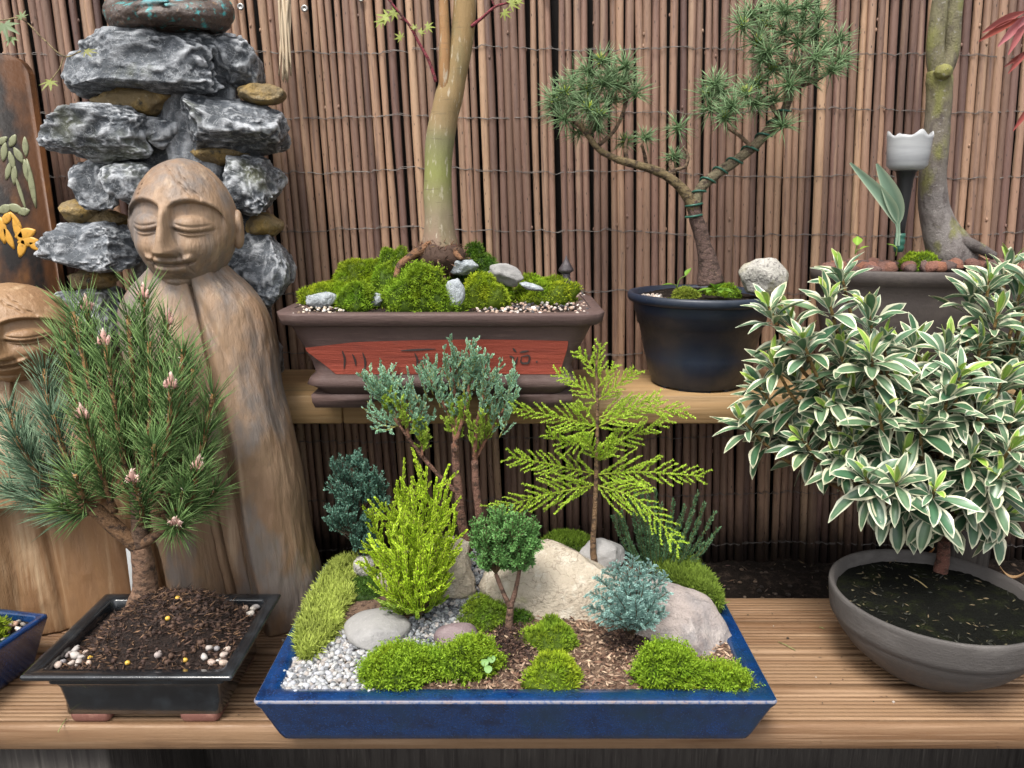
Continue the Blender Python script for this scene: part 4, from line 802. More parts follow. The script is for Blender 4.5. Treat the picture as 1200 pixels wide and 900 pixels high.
for pl in ([(783, 208), (790, 200), (803, 195), (806, 182), (800, 172)], [(880, 172), (868, 160), (852, 148), (845, 128)], [(758, 197), (755, 180), (752, 170)], [(735, 190), (733, 172), (735, 162)], [(700, 172), (722, 150), (735, 115), (735, 90)], [(690, 160), (672, 140), (662, 118)], [(690, 158), (700, 120), (692, 92)], [(925, 95), (950, 78), (980, 55)], [(926, 105), (955, 95), (975, 82)], [(922, 80), (900, 70), (882, 45)], [(912, 55), (935, 30), (950, 8)], [(915, 140), (900, 120), (888, 108)], [(912, 55), (890, 30), (878, 15)], [(790, 204), (785, 192), (788, 185)]):
    limb(pl, [2.6, 2.2, 1.6], (.15, .10, .06), 'twig', dy=rnd.uniform(-.02, .02), sides=6)
mb = MB(); q = RL[:44]; T = nrm(np.gradient(q, axis=0)); th = np.linspace(0, 2*math.pi*8.5, 200); tt = np.linspace(0, len(q)-1.001, 200); i = tt.astype(int); f = (tt-i)[:, None]; c = q[i]*(1-f)+q[np.minimum(i+1, len(q)-1)]*f
u = nrm(np.cross(T[i], np.array((0, 1., 0)))); b_ = np.cross(T[i], u); tube(mb, c+(u*np.cos(th)[:, None]+b_*np.sin(th)[:, None])*7.2*k, .0016, 6); mb.build('training_wire', X['green_tape'], cz)
for yy in (240, 253): mb = MB(); c = PY(813, yy, YC); th = np.linspace(0, 2*math.pi, 24); tube(mb, np.stack([c[0]+9.5*k*np.cos(th), c[1]+9.5*k*np.sin(th), c[2]+.002*np.cos(th)], 1), .0017, 6); mb.build('training_wire', X['green_tape'], cz)
tufts = [(690, 106), (706, 98), (680, 118), (716, 88), (702, 134), (670, 125), (895, 70), (940, 25), (663, 108), (690, 84), (735, 92), (662, 140), (690, 128), (714, 118), (733, 78), (652, 128), (733, 166), (756, 162), (700, 150), (672, 95), (705, 72), (722, 100), (745, 110), (680, 155), (650, 118), (795, 150), (789, 184), (832, 128), (850, 138), (845, 108), (858, 125), (838, 98), (829, 112),
         (880, 18), (905, 12), (945, 8), (888, 50), (918, 38), (955, 40), (983, 48), (905, 82), (930, 78), (955, 68), (975, 82), (888, 98), (884, 122), (925, 100), (918, 148), (895, 30), (935, 50), (960, 20), (900, 60), (870, 30), (945, 92), (985, 70), (905, 118), (875, 110), (920, 15), (968, 55)]
for j, (x, y) in enumerate(tufts):
    mb = MB(); c = PY(x, y, YC+rnd.uniform(-.045, .03)); n = rnd.randint(58, 80); D = R.normal(size=(n, 3))*np.array((1, 1, .75))+np.array((0, 0, .28)); kk = R.uniform(.75, 1.2, (n, 1))
    needles(mb, c+R.normal(size=(n, 3))*.0022, D, R.uniform(.024, .040, n)*(.75 if (x, y) in ((789, 184), (733, 166), (756, 162)) else 1), .0013, np.array((.12, .21, .085))*kk, np.array((.36, .52, .28))*kk, .06)
    if j % 4 == 0: n = 14; needles(mb, c+R.normal(size=(n, 3))*.001, R.normal(size=(n, 3))*.6+np.array((0, -.3, .5)), .014, .0014, (.30, .40, .04), (.50, .55, .08))
    stuff(mb.build('needle_tuft', X['vc'], cz))

# ================================================================== RIGHT BACK POT, TREE, LAMP
QX, QY = .690, 1.245; RZ = PY(940, 314, 1.245)[2]
rp = thing('brown_oval_pot', (QX, QY, SHELFZ), 'dark brown oval pot topped with red lava stones', 'pot')
mb = MB(); loft(mb, [circ(QX, QY, z, a, 72, b_) for z, a, b_ in ((SHELFZ, .155, .062), (SHELFZ+.01, .165, .068), (RZ-.05, .195, .083), (RZ-.022, .198, .085), (RZ-.018, .206, .090), (RZ-.002, .208, .091), (RZ, .206, .089), (RZ, .196, .080), (RZ-.012, .193, .077))], cap1=False); mb.build('body', X['brownpot'], rp)
surface('pot_soil', QX, QY, .194, .078, lambda x, y: RZ-.008+.014*math.exp(-((x-.70)/.08)**2), 'soil', 'dark soil under lava stones in the brown oval pot', 40, 30, True)
lv = []
for j in range(5): mb = MB(); v, f = rock_pts(300+j, (.0135, .0115, .0095), 2, 5, .10); mb.add(v, f); lv.append(mb.build('lava_stone', X['lava']))
cnt = 0
for j in range(130):
    t = rnd.uniform(0, 2*math.pi); r = math.sqrt(rnd.uniform(.05, .93)); x, y = QX+.19*r*math.cos(t), QY+.075*r*math.sin(t)
    if abs(x-.665) < .045 and y > QY-.035 or x > .80: continue
    z = RZ-.003+.012*math.exp(-((x-.70)/.08)**2)+rnd.uniform(0, .004)
    o = lv[cnt] if cnt < 5 else copy_as(lv[cnt % 5], 'lava_stone', (0, 0, 0), (0, 0, 0), 1); cnt += 1
    o.location = (x, y, z); o.rotation_euler = (rnd.gauss(0, .4), rnd.gauss(0, .4), rnd.uniform(0, 6)); s = rnd.uniform(.6, 1.15); o.scale = (s, s, s); tag(o, 'rough red brown lava stone on the soil of the brown oval pot', 'stone', 'lava stones in the oval pot')
moss_cushion(np.array((PY(1082, 292, 1.22)[0], 1.225, RZ)), .062, .05, .022, G_MOSS, 83, 'moss patch on dark soil by the solar lamp', L=.005)
rt_ = thing('maple_tree', PY(1100, 282, 1.25), 'old grey maple trunk with green algae rising behind the solar lamp', 'tree'); Y1 = 1.25; k = mpp(PY(1100, 200, Y1))
mb = MB(); q = smooth_path([PY(1122, 325, Y1), PY(1112, 292, Y1), PY(1103, 272, Y1), PY(1095, 245, Y1), PY(1093, 210, Y1), PY(1097, 160, Y1), PY(1101, 110, Y1), PY(1100, 82, Y1)], 8); n = len(q); r = np.interp(np.linspace(0, 1, n), [0, .14, .3, .45, .6, .8, .93, 1], np.array([27, 26, 20, 16.5, 14, 13, 14.5, 12])*k)
cc = np.array([np.interp(np.linspace(0, 1, n), [0, .3, .5, .75, 1], ch) for ch in ((.12, .20, .13, .14, .17), (.10, .18, .115, .12, .16), (.095, .17, .11, .09, .05))]).T
tube(mb, q, r, 18, cc, bump=.07, seed=9); mb.build('trunk', X['oldbark'], rt_)
for pl, r0 in (([(1101, 92), (1096, 60), (1099, 25), (1104, -20), (1106, -80)], (11, 9.5, 9, 8.5, 8)), ([(1102, 92), (1114, 62), (1117, 25), (1121, -20), (1126, -80)], (10, 9, 9, 8.5, 8))):
    mb = MB(); q = smooth_path([PY(x, y, Y1) for x, y in pl], 7); tube(mb, q, np.interp(np.linspace(0, 1, len(q)), np.linspace(0, 1, 5), r0)*k, 14, (.15, .135, .075), bump=.06, seed=2); mb.build('branch', X['oldbark'], rt_)
mb = MB(); q = smooth_path([PY(1105, 268, Y1-.01), PY(1122, 280, Y1-.02), PY(1142, 288, Y1-.03), PY(1165, 300, Y1-.03)], 6); tube(mb, q, np.linspace(9, 5, len(q))*k, 10, (.10, .085, .08), bump=.1); mb.build('root', X['oldbark'], rt_)
mb = MB(); v, f = ico(3); p = PY(1106, 84, Y1-.018); mb.add(v*np.array((.013, .012, .011))*(1+.15*fbm(v, 3, 5, 2)[:, None])+p, f, (.20, .19, .06)); mb.build('knot', X['oldbark'], rt_)
lp = thing('solar_lamp', PY(1063, 292, 1.205), 'solar stake lamp with frosted white tulip shade on a black stem', 'lamp'); YL = 1.205; p = PY(1062, 200, YL); k = mpp(p)
mb = MB(); rings = []
th = np.linspace(0, 2*math.pi, 64, endpoint=False)
for z, r, cr in ((0, 12, 0), (1.5, 18, 0), (6, 22, 0), (20, 23, 0), (36, 24, .5), (40, 24.5, 1), (39, 23, 1), (34, 22.4, .5), (10, 21, 0), (5, 18, 0)):
    top = cr*(7.5*np.abs(np.cos(th*2))**7-3+2.5*np.abs(np.sin(th*2))**4); rr = r+cr*1.5*np.abs(np.cos(th*2))**6
    rings.append(np.stack([p[0]+rr*k*np.cos(th), p[1]+rr*k*np.sin(th), p[2]+(z+top)*k], 1))
loft(mb, rings); mb.build('shade', X['frost'], lp)
mb = MB(); loft(mb, [circ(p[0]+d*k, p[1], p[2]+z*k, r*k, 20) for z, r, d in ((-86, 4.5, 1.5), (-60, 5.5, 1), (-30, 7.5, .5), (-10, 9, 0), (-2, 11, 0), (1, 13, 0))]); mb.build('stem', X['black'], lp)
mb = MB(); loft(mb, [circ(p[0]+1.5*k, p[1], p[2]+z*k, r*k, 16) for z, r in ((-94, 5), (-88, 6.2), (-86, 5.2), (-84, 6.2), (-80, 6.2), (-78, 5), (-76, 6), (-72, 5.6))]); mb.build('collar', X['green_tape'], lp)
tu = thing('young_tulip', PY(1059, 290, 1.195), 'young plant with two broad blue green leaves beside the solar lamp', 'plant')
for (x0, y0, xm, ym, x1, y1, W) in ((1050, 262, 1036, 236, 996, 191, 13), (1053, 262, 1044, 232, 1027, 192, 17)):
    m = MB(); a = smooth_path([PY(x0, y0+26, 1.195), PY(x0, y0, 1.195), PY(xm, ym, 1.185), PY(x1, y1, 1.175)], 8); n = len(a); t = np.linspace(0, 1, n); wv = np.where(t < .33, 2.2, 2.2+W*np.sin(np.pi*np.clip((t-.33)/.67, 0, 1)**.85)**.9)*k/2
    T = nrm(np.gradient(a, axis=0)); s = nrm(np.cross(T, np.array((0.15, 1., .1)))); V = []
    for i in range(n):
        for e in (-1, -.5, 0, .5, 1): V.append(a[i]+s[i]*wv[i]*e+np.array((0, -1, .2))*abs(e)**2*wv[i]*.5)
    i = (np.arange(n-1)[:, None]*5+np.arange(4)[None]).ravel(); cl = np.tile((.22, .33, .24), (len(V), 1)); cl[0::5] = cl[4::5] = (.42, .50, .36); m.add(V, np.stack([i, i+1, i+6, i+5], 1), cl); m.build('leaf', X['vc'], tu)
wb = PY(1002, 298, 1.19); weed(wb, [(.0, .014, .018, .014, 1.2, .9), (.006, .008, .016, .008, .2, .4)], 'small bright green seedling at the edge of the brown oval pot', col=(.20, .34, .04))
wb = PY(1050, 300, 1.17); weed(wb, [(-.002, .012, .016, .011, 2.6, .5)], 'single round leaved seedling among the lava stones', col=(.20, .34, .06))
# red maple spray hanging in at the top right, ivy spray at the top left
rm = thing('red_maple_spray', PY(1215, 5, 1.05), 'drooping spray of dark red maple leaves against the screen', 'maple spray')
mb = MB(); q = smooth_path([PY(1260, -10, 1.05), PY(1225, 5, 1.05), PY(1195, 22, 1.05), PY(1180, 28, 1.05)], 6); tube(mb, q, np.linspace(.002, .0009, len(q)), 6, (.20, .05, .04)); mb.build('stem', X['bark'], rm)
for (x0, y0, x1, y1, W, cl) in ((1196, 22, 1146, 40, 9, (.30, .07, .05)), (1200, 14, 1150, 30, 10, (.36, .10, .09)), (1205, 18, 1168, 46, 12, (.45, .16, .17)), (1205, 20, 1180, 56, 10, (.34, .10, .10)), (1208, 56, 1180, 78, 8, (.30, .07, .06)), (1210, 60, 1176, 70, 7, (.22, .06, .05)), (1210, 122, 1186, 145, 8, (.28, .06, .05)), (1212, 14, 1190, 26, 9, (.40, .14, .15))):
    a, b = PY(x0, y0, 1.05), PY(x1, y1, 1.04); d = b-a; m = MB(); t = np.linspace(0, 1, 9); wv = np.sin(np.pi*np.clip(t, .05, .96))**.8*W*mpp(a)/2; s = nrm(np.cross(d, (0, 1, .3))); V = []
    for q_, w_ in zip(t, wv):
        for e in (-1, 0, 1): V.append(a+d*q_+s*w_*e+np.array((0, -.4, -.9))*q_*q_*.010+np.array((0, -1, 0))*abs(e)*w_*.6)
    i = (np.arange(8)[:, None]*3+np.arange(2)[None]).ravel(); m.add(V, np.stack([i, i+1, i+4, i+3], 1), cl); m.build('leaf', X['vc'], rm)
mb = MB(); q = smooth_path([PY(1225, 5, 1.05), PY(1222, 60, 1.05), PY(1218, 122, 1.05)], 6); tube(mb, q, .0008, 5, (.18, .04, .04)); mb.build('stem', X['bark'], rm)
iv = thing('creeper_spray', PY(0, 30, 1.15), 'thin creeper with a few pale green leaves in front of the rocks', 'creeper')
mb = MB(); q = smooth_path([PY(-40, 20, 1.15), PY(0, 24, 1.15), PY(25, 22, 1.15), PY(50, 45, 1.15), PY(75, 66, 1.15), PY(95, 60, 1.15)], 6); tube(mb, q, .0010, 5, (.30, .24, .12)); q = smooth_path([PY(75, 66, 1.15), PY(70, 80, 1.15), PY(60, 94, 1.15)], 4); tube(mb, q, .0008, 5, (.30, .24, .12)); mb.build('stem', X['bark'], iv)
for (x, y, s, r_, t_, cl) in ((5, 28, .028, 3.4, 1.1, (.15, .21, .10)), (14, 44, .016, 2.8, .9, (.16, .22, .09)), (26, 20, .013, .5, 1.2, (.15, .20, .08)), (100, 60, .018, -1.6, .7, (.20, .20, .07)), (60, 95, .020, 2.6, .8, (.19, .21, .05))):
    mleaf(iv, PY(x, y, 1.145), s, cl, r_, t_)

# ================================================================== BLUE TRAY LANDSCAPE
WX, WY, WZ = .004, .9285, .068; HW, HD = .2945, .1715
tr = thing('landscape_tray', (WX, WY, 0), 'long shallow blue glazed tray holding a miniature landscape', 'tray')
mb = MB(); loft(mb, [rrect(WX, WY, z, HW-i, HD-i, r, 6) for z, i, r in ((.0005, .030, .01), (.001, .024, .012), (.004, .019, .012), (.012, .0165, .010), (.055, .0035, .006), (.061, .0006, .005), (.0635, 0, .005))], cap1=False); mb.build('body', X['glaze_blue'], tr)
mb = MB(); loft(mb, [rrect(WX, WY, z, HW-i, HD-i, r, 6) for z, i, r in ((.0635, .0, .005), (.0656, -.0004, .005), (.0672, .0008, .005))], cap0=False, cap1=False); mb.build('worn_edge', X['glaze_rim'], tr)
mb = MB(); loft(mb, [rrect(WX, WY, z, HW-i, HD-i, r, 6) for z, i, r in ((.0672, .0008, .005), (.068, .003, .006), (.0682, .012, .009), (.0675, .0215, .010), (.0655, .0232, .010), (.052, .0245, .010))], cap0=False, cap1=False); mb.build('rim', X['glaze_blue'], tr)
def wz(x, y):
    t = np.clip((y-.80)/.30, 0, 1); return .0600+.022*t*t*(3-2*t)*math.exp(-((x-.03)/.24)**4)+.004*t
surface('tray_soil', WX, WY, HW-.023, HD-.023, wz, 'mulch', 'brown fibrous soil between the stones of the blue tray', 90, 60)
mb = MB(); area = [(500, 808), (880, 812), (850, 740), (780, 700), (560, 700), (500, 760)]
fibres(mb, poly_pts(area, .064, 5200, 11), wz, (.004, .013), .0028, [(.26, .16, .105), (.36, .25, .175), (.16, .085, .055), (.44, .32, .22), (.09, .045, .03)], 12); stuff(mb.build('mulch_flakes', X['grit']), 'flakes of tan and brown mulch on the soil of the blue tray', 'mulch')
mb = MB()
for (x, y, rx_, ry_) in ((598, 752, .034, .05), (745, 752, .036, .028), (790, 690, .05, .04)):
    c = PZ(x, y, .066); n = 900; P = [(c[0]+R.normal()*rx_*.5, c[1]+R.normal()*ry_*.5) for _ in range(n)]; fibres(mb, P, lambda a, b: wz(a, b)+.0015, (.004, .011), .0030, [(.035, .018, .014), (.055, .03, .02), (.02, .011, .009), (.10, .055, .04)], int(x))
stuff(mb.build('dark_peat_crumbs', X['grit']), 'dark peat crumbs round the little trees of the blue tray', 'peat')
wcols = [(.33, .335, .34), (.23, .23, .245), (.43, .415, .40), (.15, .155, .165), (.31, .28, .26), (.38, .39, .42)]
gravel('white_gravel', poly_pts([(318, 813), (440, 813), (430, 775), (470, 755), (420, 745), (385, 740), (352, 752), (335, 785)], .064, 1500, 21), lambda x, y: .0605, (.0045, .0105), wcols, 'pale grey white gravel filling the corner of the blue tray', 22)
gravel('dark_gravel', poly_pts([(470, 750), (520, 752), (560, 715), (580, 668), (555, 655), (535, 690), (480, 722)], .075, 1300, 23), lambda x, y: wz(x, y)+.001, (.004, .010), [(.13, .14, .155), (.22, .23, .24), (.30, .31, .32), (.08, .085, .095), (.36, .33, .31)], 'dark slate gravel stream between the stones of the blue tray', 24)
S = lambda *a, **k_: stone('stone', *a, **k_)
def lay(x0, y0, x1, y1, Yf, dep, z0, mt, sd, lab, facets=7, rough=.05, tl=0, rx=0, yaw=0, sub=5, name='stone'):
    """stone whose front foot is at distance Yf: fills the pixel box"""
    Yc = Yf+dep*.5; c = PY((x0+x1)/2, (y0+y1)/2, Yc); k = mpp(c); v, f = rock_pts(sd, ((x1-x0)/2*k, dep/2, (y1-y0)/2*k*1.0), sub, facets, rough); v = rotz(roty(rotx(v, rx), tl), yaw)
    m = MB(); m.add(v+c, f); return tag(m.build(name, X[mt], origin=(c[0], c[1], z0)), lab, 'stone')
lay(560, 634, 745, 756, .925, .14, .062, 'stone_pale', 404, 'big pale cream slab rising in the middle of the blue tray', 9, .05, .10, -.45)
lay(712, 688, 876, 790, .858, .095, .062, 'stone_pink', 419, 'pinkish grey sloping stone by the end rim of the blue tray', 10, .05, .42, -.3, -.40)
lay(441, 632, 556, 712, .945, .09, .066, 'stone_pale', 408, 'rough buff stone standing behind the lime green conifer', 8, .06, -.15, -.2)
S((397, 698, 477, 764), .064, 'stone_grey', 427, 'smooth flat grey pebble lying beside white gravel', ratio=.95, facets=3, rough=.012, hmul=.75, sub=4, yaw=.3)
S((506, 723, 559, 768), .066, 'stone_mauve', 431, 'rounded mauve pebble behind the moss cushions', ratio=.8, facets=2, rough=.012)
lay(414, 650, 441, 676, 1.03, .03, .066, 'stone_lichen', 435, 'small speckled round stone beside the blue green conifer', 4, .04)
lay(676, 629, 733, 668, 1.02, .05, .068, 'stone_grey', 437, 'dome of grey stone behind the big cream slab', 4, .02)
S((432, 755, 470, 790), .064, 'stone_grey', 439, 'grey stone edge peeping out under the largest moss cushion', ratio=.7, facets=6)
def carpet(poly, z0, h, pal, seed, label, L, W, n, name='moss_carpet', fall=.012):
    """low moss sheet with a drawn outline"""
    Q = np.array([PZ(x, y, z0)[:2] for x, y in poly]); c0 = Q.mean(0); th = np.linspace(0, 1, len(Q)+1); Qs = smooth_path(np.vstack([Q, Q[:1]]), 8)[:-1]; rings = []; mbm = MB(); prof_ = ((1.0, -.3), (1.0, .35), (.94, .75), (.82, .98), (.6, 1.06), (.3, 1.0), (.02, 1.03))
    def hh(x, y, f): return z0-.004+h*f*(1+.25*float(vnoise(np.array([[x, y, 0]]), 60, seed)[0]))
    for s, f in prof_: rings.append(np.array([(c0[0]+(x-c0[0])*s, c0[1]+(y-c0[1])*s, hh(c0[0]+(x-c0[0])*s, c0[1]+(y-c0[1])*s, f)) for x, y in Qs]))
    cb, ct = np.array(pal[0]), np.array(pal[1]); loft(mbm, rings, cb*.7, cap0=False)
    rs = np.random.RandomState(seed); i = rs.randint(len(Qs), size=n); j = (i+1) % len(Qs); t = rs.uniform(0, 1, n)[:, None]; e = Qs[i]*(1-t)+Qs[j]*t; s = np.sqrt(rs.uniform(0, 1, n)); xy = c0+(e-c0)*s[:, None]
    f = np.interp(s, [.02, .6, .82, .94, 1], [1.03, 1.06, .98, .75, .3]); k = vnoise(np.stack([xy[:, 0], xy[:, 1], xy[:, 0]*0], 1), 60, seed); P = np.stack([xy[:, 0], xy[:, 1], z0-.004+h*f*(1+.25*k)], 1)
    out = np.hstack([(e-c0), np.zeros((n, 1))]); D = np.array((0, 0, 1.))+nrm(out)*np.clip((s-.75)*4, 0, 1)[:, None]*1.1+rs.normal(size=(n, 3))*.8
    kk = (.75+.4*(fbm(P, 55, seed+2, 3)*.5+.5)+rs.uniform(-.15, .15, n))[:, None]; blades(mbm, P, D, L*rs.uniform(.6, 1.4, n), W, cb*kk, np.clip(ct*kk, 0, 1))
    c = np.array((c0[0], c0[1], z0)); return tag(mbm.build(name, X['moss'], origin=c), label, 'moss')
FEATH = ((.19, .24, .04), (.50, .58, .13))
carpet([(352, 772), (346, 752), (355, 722), (368, 695), (385, 668), (402, 655), (424, 655), (428, 668), (412, 684), (414, 700), (402, 715), (396, 740), (382, 755), (366, 770)], .068, .009, FEATH, 441, 'long feathery yellow green moss strip along the short end of the blue tray', .011, .0019, 9000)
carpet([(408, 700), (410, 682), (425, 672), (443, 672), (450, 690), (440, 700)], .072, .008, ((.035, .075, .012), (.10, .20, .03)), 442, 'dark green moss patch between the feathery moss and the buff stone', .005, .0012, 2200)
carpet([(765, 672), (775, 655), (800, 656), (825, 672), (842, 697), (845, 712), (820, 700), (795, 690)], .078, .016, ((.07, .12, .016), (.24, .34, .05)), 443, 'feathery olive moss behind the pinkish stone at the tray end', .010, .0016, 4200)
carpet([(630, 648), (640, 634), (665, 630), (690, 634), (694, 648)], .082, .014, ((.06, .11, .012), (.19, .30, .03)), 444, 'low moss bank behind the big cream slab', .007, .0014, 2600)
for (bx, pal, sd, lab, rt, hm, kw) in (((434, 698, 486, 730), ((.06, .10, .012), (.19, .29, .03)), 451, 'low dark moss pad touching the smooth grey pebble', .9, .8, {}), ((416, 748, 521, 811), G_MOSS, 452, 'largest bright green moss cushion beside the white gravel', .62, 1.0, dict(L=.009, W=.0019, stars=True)),
        ((516, 742, 585, 799), G_MOSS, 453, 'leafy moss cushion with a small clover leaf', .7, 1.0, dict(L=.008, W=.0018, stars=True)), ((541, 695, 594, 744), ((.08, .13, .012), (.26, .38, .03)), 454, 'olive moss ball at the foot of the big cream slab', .9, 1, dict(L=.006)),
        ((610, 718, 682, 767), ((.09, .15, .012), (.30, .44, .035)), 455, 'neat dome of velvety moss in front of the big cream slab', .85, 1, dict(L=.006)), ((624, 760, 684, 811), G_LIME, 456, 'small round bright moss dome at the front rim of the tray', .9, 1, dict(L=.006)),
        ((745, 748, 829, 812), G_MOSS, 457, 'coarse green moss cushion before the pinkish grey stone', .75, 1, dict(L=.008, W=.0018, stars=True)), ((818, 782, 884, 814), G_MOSS, 458, 'low ferny moss in the front corner of the blue tray', .7, .9, dict(L=.008, W=.0018, stars=True)),
        ((596, 712, 624, 738), G_DARK, 459, 'tiny dark moss tuft behind the forked little tree', .9, 1, dict(L=.005))):
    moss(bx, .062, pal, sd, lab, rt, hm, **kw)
# clover leaf
cl_ = thing('clover_sprig', PZ(570, 790, .066), 'pale round clover leaves on the leafy moss cushion', 'clover')
for (x, y) in ((568, 776), (576, 772), (572, 784), (490, 723), (484, 716)):
    c = PZ(x, y, .085 if x > 500 else .075); m = MB(); q = circ(0, 0, 0, .0048, 14); q[:, 2] = .0012*np.cos(np.arange(14)*.9); q = rotx(q, .5); m.add(np.vstack([q+c, [c+np.array((0, 0, .0014))]]), [(i, (i+1) % 14, 14) for i in range(14)], (.20, .36, .12)); m.build('leaf', X['vc'], cl_)
for (x, y, x1, y1) in ((572, 790, 572, 776), (487, 729, 487, 719)):
    m = MB(); tube(m, np.array([PZ(x, y, .060), PZ(x1, y1, .085 if x > 500 else .075)]), .0006, 5, (.2, .3, .1)); m.build('stem', X['vc'], cl_)

# ================================================================== LITTLE TREES
def stem_part(root, pl, r, col, mat='bark', name='stem', n=6, sides=8, bump=.12):
    m = MB(); q = smooth_path(pl, n); tube(m, q, np.interp(np.linspace(0, 1, len(q)), np.linspace(0, 1, len(r)), r), sides, col, bump=bump, seed=len(q)); m.build(name, X[mat], root); return q
# --- lime feathery seedling in front of the shelf
Yt = 1.02; b = PY(697, 655, Yt); T5 = thing('feathery_lime_seedling', b, 'lime green conifer seedling with flat feathery branches in tiers', 'seedling tree'); k = mpp(PY(700, 520, Yt))
stem_part(T5, [PY(697, 662, Yt), PY(695, 640, Yt), PY(697, 600, Yt), PY(699, 540, Yt), PY(700, 480, Yt), PY(699, 430, Yt), PY(701, 408, Yt)], np.array([4.2, 3.6, 3, 2.6, 2, 1.4, 1])*k, (.17, .10, .05))
cb, ct = np.array((.28, .44, .03)), np.array((.54, .78, .08))
frs = [((699, 500), (660, 490), (600, 478), 0), ((700, 500), (750, 480), (805, 482), -.02), ((700, 524), (740, 510), (782, 492), .03), ((698, 556), (650, 545), (597, 535), -.03), ((699, 556), (750, 553), (824, 558), -.01), ((698, 568), (640, 580), (577, 597), -.04), ((699, 568), (750, 588), (797, 642), -.05),
       ((700, 470), (675, 450), (652, 437), .01), ((700, 470), (725, 450), (746, 434), -.01), ((700, 500), (670, 520), (640, 505), -.05), ((700, 450), (690, 425), (676, 412), .01), ((700, 455), (712, 440), (722, 428), 0), ((700, 490), (735, 478), (773, 465), .02), ((700, 440), (701, 420), (703, 403), 0), ((700, 540), (690, 520), (680, 510), -.04), ((700, 540), (712, 525), (722, 512), -.04), ((699, 470), (685, 480), (676, 470), -.02)]
for (a, m_, e, dy) in frs:
    mb = MB(); path = smooth_path([PY(*a, Yt), PY(*m_, Yt+dy*.5), PY(*e, Yt+dy)], 14); n = len(path); Ln = np.linalg.norm(path[-1]-path[0]); tube(mb, path, np.linspace(.0011, .0005, n), 5, (.30, .36, .04))
    T = nrm(np.gradient(path, axis=0)); pl_n = nrm(np.cross(T[n//2], (0, .35, 1))); cntb = max(5, int(Ln/.0052))
    leafy(mb, path, int(Ln/.0006), .0040, .0013, .85, cb, ct, .15, 1, taper=.3)
    for q in range(cntb):
        f = (q+.6)/(cntb+.3); i = min(int(f*(n-1)), n-2); o = path[i]; sd = nrm(np.cross(T[i], np.array((0, 1., .15))))*(1 if q % 2 else -1); l = Ln*.30*(1-.75*f)*rnd.uniform(.7, 1.2)+.006
        d = nrm(T[i]*.85+sd*.62+R.normal(size=3)*.10); tip = o+d*l+T[i]*l*.12; sp = smooth_path([o, o+d*l*.55, tip], 5); tube(mb, sp, .0005, 4, (.34, .42, .05)); leafy(mb, sp, int(l/.00045)+8, .0038, .0012, .8, cb, ct*rnd.uniform(.85, 1.1), .05, 1, taper=.25)
    stuff(mb.build('frond', X['vc'], T5))
# --- generic tuft tree: shoots from a stem, each with small leaves
def shoot_tree(root, shoots, cb, ct, leafL, leafW, dens, ang=.7, side=0, sidelen=.3, rr=.0008, name='shoot', stemcol=(.15, .09, .05), lo=.1, taper=.4, sdens=None, fade=None):
    for pl in shoots:
        m = MB(); path = smooth_path(pl, 8); n = len(path); L = np.sum(np.linalg.norm(np.diff(path, axis=0), axis=1)); tube(m, path, np.linspace(rr*1.3, rr*.5, n), 5, stemcol); T = nrm(np.gradient(path, axis=0))
        kk = rnd.uniform(.82, 1.15); a_, c_ = np.array(cb)*kk, np.clip(np.array(ct)*kk, 0, 1)
        leafy(m, path, int(L*dens), leafL, leafW, ang, a_, c_, lo, 1, taper=taper)
        for q in range(side):
            f = lo+(1-lo)*(q+rnd.random())/side; i = min(int(f*(n-1)), n-2); d = nrm(T[i]*.9+R.normal(size=3)*np.array((.62, .62, .45))+np.array((0, -.12, .15))); l = L*sidelen*(1.1-.6*f)*rnd.uniform(.7, 1.2); sp = smooth_path([path[i], path[i]+d*l*.5, path[i]+d*l+np.array((0, 0, l*.18))], 4); tube(m, sp, rr*.5, 4, stemcol)
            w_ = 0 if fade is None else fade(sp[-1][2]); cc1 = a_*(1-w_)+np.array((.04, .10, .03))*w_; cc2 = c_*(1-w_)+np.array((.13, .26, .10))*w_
            leafy(m, sp, int(l*(sdens or dens))+6, leafL, leafW, ang, cc1, cc2, 0, 1, taper=taper)
        stuff(m.build(name, X['vc'], root))
# lime flame conifer
Yt = .925; b = PZ(490, 724, .066); Yt = b[1]; T2 = thing('lime_conifer', b, 'bushy lime yellow conifer shaped like a flame in front of the buff stone', 'dwarf conifer')
tips = [(500, 548, .0), (470, 560, .01), (522, 575, .0), (452, 590, -.01), (485, 575, -.025), (510, 590, -.03), (432, 598, .0), (440, 640, -.03), (455, 620, -.035), (470, 600, -.035), (495, 610, -.045), (520, 610, -.03), (532, 620, .0), (530, 650, -.02), (475, 640, -.05), (505, 640, -.05), (448, 660, -.035), (522, 660, -.03), (490, 660, -.05), (462, 655, -.045), (438, 615, .01), (512, 560, .02), (465, 575, .02), (535, 600, .015), (428, 655, -.01), (480, 590, .03), (515, 600, .03), (455, 610, .03)]
shs = [[np.array((b[0]+rnd.gauss(0, .004), b[1]+rnd.gauss(0, .004), .066)), b*.45+PY(x, y, Yt+d)*.55+np.array((0, d*.4, -.018)), PY(x, y, Yt+d)] for x, y, d in tips]
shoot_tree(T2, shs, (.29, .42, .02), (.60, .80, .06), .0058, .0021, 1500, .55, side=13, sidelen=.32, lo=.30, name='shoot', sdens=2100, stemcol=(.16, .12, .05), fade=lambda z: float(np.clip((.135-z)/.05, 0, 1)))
for q in range(7): stem_part(T2, [b+np.array((R.normal()*.004, R.normal()*.003, -.004)), b+np.array((R.normal()*.010, R.normal()*.006, .03)), b+np.array((R.normal()*.022, R.normal()*.012, .07))], [.0018, .0012, .0008], (.12, .085, .05), sides=6)
